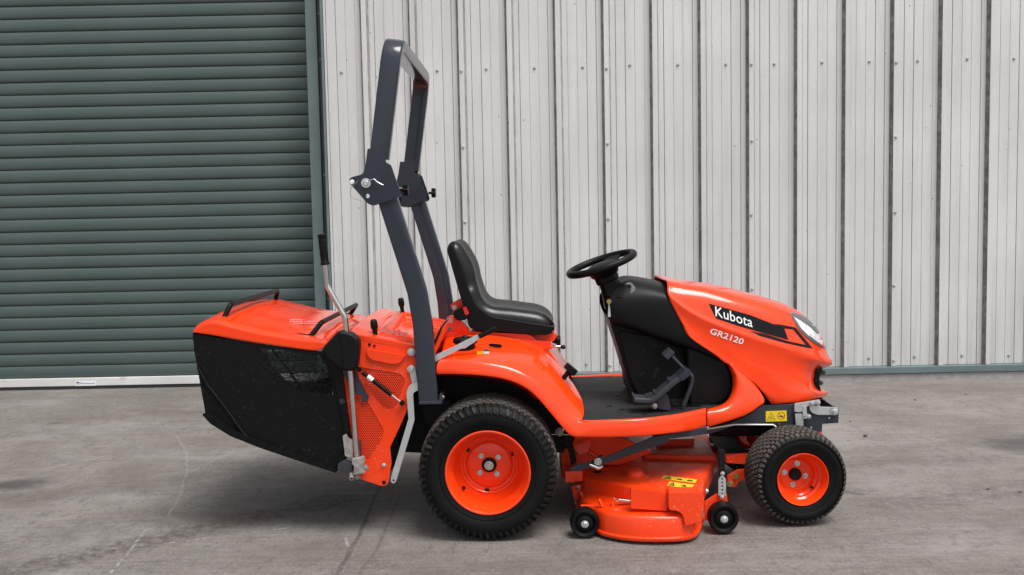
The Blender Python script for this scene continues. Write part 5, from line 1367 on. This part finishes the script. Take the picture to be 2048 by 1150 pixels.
# spring and pins
sc0, sc1 = T(1237, 1000, hp_[2].y-.028), T(1262, 1003, hp_[2].y-.028)
pts = []
for i in range(12*12+1):
    t = i/144; a = 2*math.pi*i/12; p = sc0.lerp(sc1, t); pts.append(p+Vector((0, math.cos(a)*.0075, math.sin(a)*.0075)))
bm = bmesh.new(); sweep_bm(bm, pts, cprof(.0016, 5), ref=(1, .3, .2)); finish(bm, 'spring', 'steel', dk, 60)
yq = hp_[2].y-.026
for a, b_ in (((1197, 998), (1205, 1014)), ((1225, 1002), (1226, 1014))): tube('pin', [T(*a, yq), T(*b_, yq-.005)], .0062, 'orange', dk, .01, 10)
tube('spring_hook', [T(1226, 995, yq), T(1234, 1003, yq), T(1238, 1001, yq)], .003, 'steel', dk, .004, 8)
# rear-left brackets and chute
plate('rear_bracket', [(1130, 943), (1165, 942), (1166, 962), (1131, 965)], hp_[0].y-.05, .10, 'orange', dk, 1, .002)
plate('hanger_block', [(1142, 972), (1163, 968), (1163, 1002), (1150, 998), (1145, 985)], hp_[0].y+.0, .05, 'orange_dirty', dk, 3, .003)
bolt(dk, T(1156, 975, hp_[0].y-.002), .007)
ch0 = plate('discharge_chute', [(1122, 905), (1150, 880), (1200, 868), (1260, 880), (1305, 905), (1240, 930), (1160, 930), (1124, 945)], -.16, .32, 'orange_dirty', dk, 6, .012)
plate('chute_collar', [(1150, 872), (1186, 866), (1178, 905), (1158, 912), (1143, 892)], -.20, .05, 'orange', dk, 4, .006)
plate('chute_rib', [(1180, 903), (1215, 924), (1213, 928), (1178, 907)], -.19, .05, 'orange', dk, 1, .002)
plate('rear_cover', [(1122, 910), (1132, 908), (1140, 960), (1122, 955)], -.10, .3, 'orange_dirty', dk, 2, .003)
# lift linkage
lnk = part('deck_linkage')
LO = -.40
plate('lift_arm', [(1138, 938), (1152, 930), (1206, 916), (1308, 873), (1340, 868), (1338, 884), (1212, 927), (1160, 941), (1142, 943)], LO, .008, 'navy', lnk, 2)
plate('arm_bracket', [(1306, 874), (1414, 854), (1414, 868), (1345, 877)], LO+.012, .05, 'navy', lnk, 1)
plate('rear_hanger', [(1126, 866), (1140, 862), (1154, 924), (1142, 932), (1138, 905), (1128, 888)], -.30, .008, 'dark', lnk, 1)
plate('pivot_clamp', [(1190, 918), (1206, 911, 3), (1210, 925), (1206, 934), (1194, 934)], LO-.022, .020, 'navy', lnk, 2)
bolt(lnk, T(1196, 923, LO-.023), .010, 'steel')
tube('pin_handle', [T(1179, 929, LO-.04), T(1197, 937, LO-.04), T(1203, 933, LO-.03)], .0065, 'steel', lnk, .01, 12)
bolt(lnk, T(1119, 864, -.32), .012, 'dirty_steel'); tube('rear_cable', [T(1098, 869, -.31), T(1142, 869, -.31)], .0025, 'steel', lnk, .01, 8)
# anti-scalp wheels
def gauge(px, py, r_, w, y0):
    g = part('gauge_wheel', dk); q = T(px, py, y0); z = max(q.z, r_+.001)
    lathe('roller', [(.010, .004), (r_*.50, .006), (r_*.62, .012), (r_*.68, .006), (r_*.72, .002), (r_*.88, .0), (r_*.97, .010), (r_, .022), (r_, w-.022), (r_*.95, w-.006), (r_*.8, w), (0, w)], (q.x, y0, z), 'rubber', g, n=40, smooth=50)
    bolt(g, (q.x, y0+.004, z), .010, 'galv'); tube('axle', [(q.x, y0+.01, z), (q.x, y0+w+.05, z)], .008, 'dirty_steel', g); return q, z
yL = TZ(1168, 1078, .002).y; qL, zL = gauge(1170, 1049, .053, .062, yL)
yR = TZ(1447, 1070, .002).y; qR, zR = gauge(1449, 1039, .055, .062, yR)
box('gauge_arm', (qL.x-.012, yL+.064, zL-.015), (qL.x+.06, yL+.078, zL+.05), 'orange_dirty', dk, .003)
ga = plate('gauge_bracket', [(1409, 1004), (1432, 988), (1454, 987), (1455, 1006), (1434, 1016), (1418, 1040), (1409, 1042)], yR+.072, .007, 'orange_dirty', dk, 2)
plate('height_strap', [(1437, 958, 7), (1444, 951, 5), (1452, 957, 7), (1452, 992), (1437, 992)], yR+.062, .006, 'galv', dk, 3, .0008, holes=[circ(1444.5, 958+7.3*k, 2.0, 10) for k in range(5)])
bolt(dk, T(1444, 994, yR+.061), .006, 'galv')
plate('strut_post', [(1437, 900), (1450, 900), (1450, 952), (1439, 952)], yR+.10, .02, 'dark', dk, 1)
bolt(dk, T(1445, 947, yR+.098), .006, 'galv')
plate('front_link', [(1452, 911), (1510, 909), (1510, 930), (1452, 926)], -.20, .03, 'orange_dirty', dk, 2)
plate('front_link_lower', [(1455, 952), (1476, 940), (1510, 938), (1510, 958), (1480, 962), (1470, 975), (1455, 974)], -.22, .014, 'orange_dirty', dk, 3)
for x, y in ((1472, 952), (1460, 967)): bolt(dk, T(x, y, -.222), .009, 'brass')
box('link_tie', (T(1452, 935, -.18).x, -.19, .18), (T(1505, 935, -.18).x, .19, .20), 'dark', dk, .003)
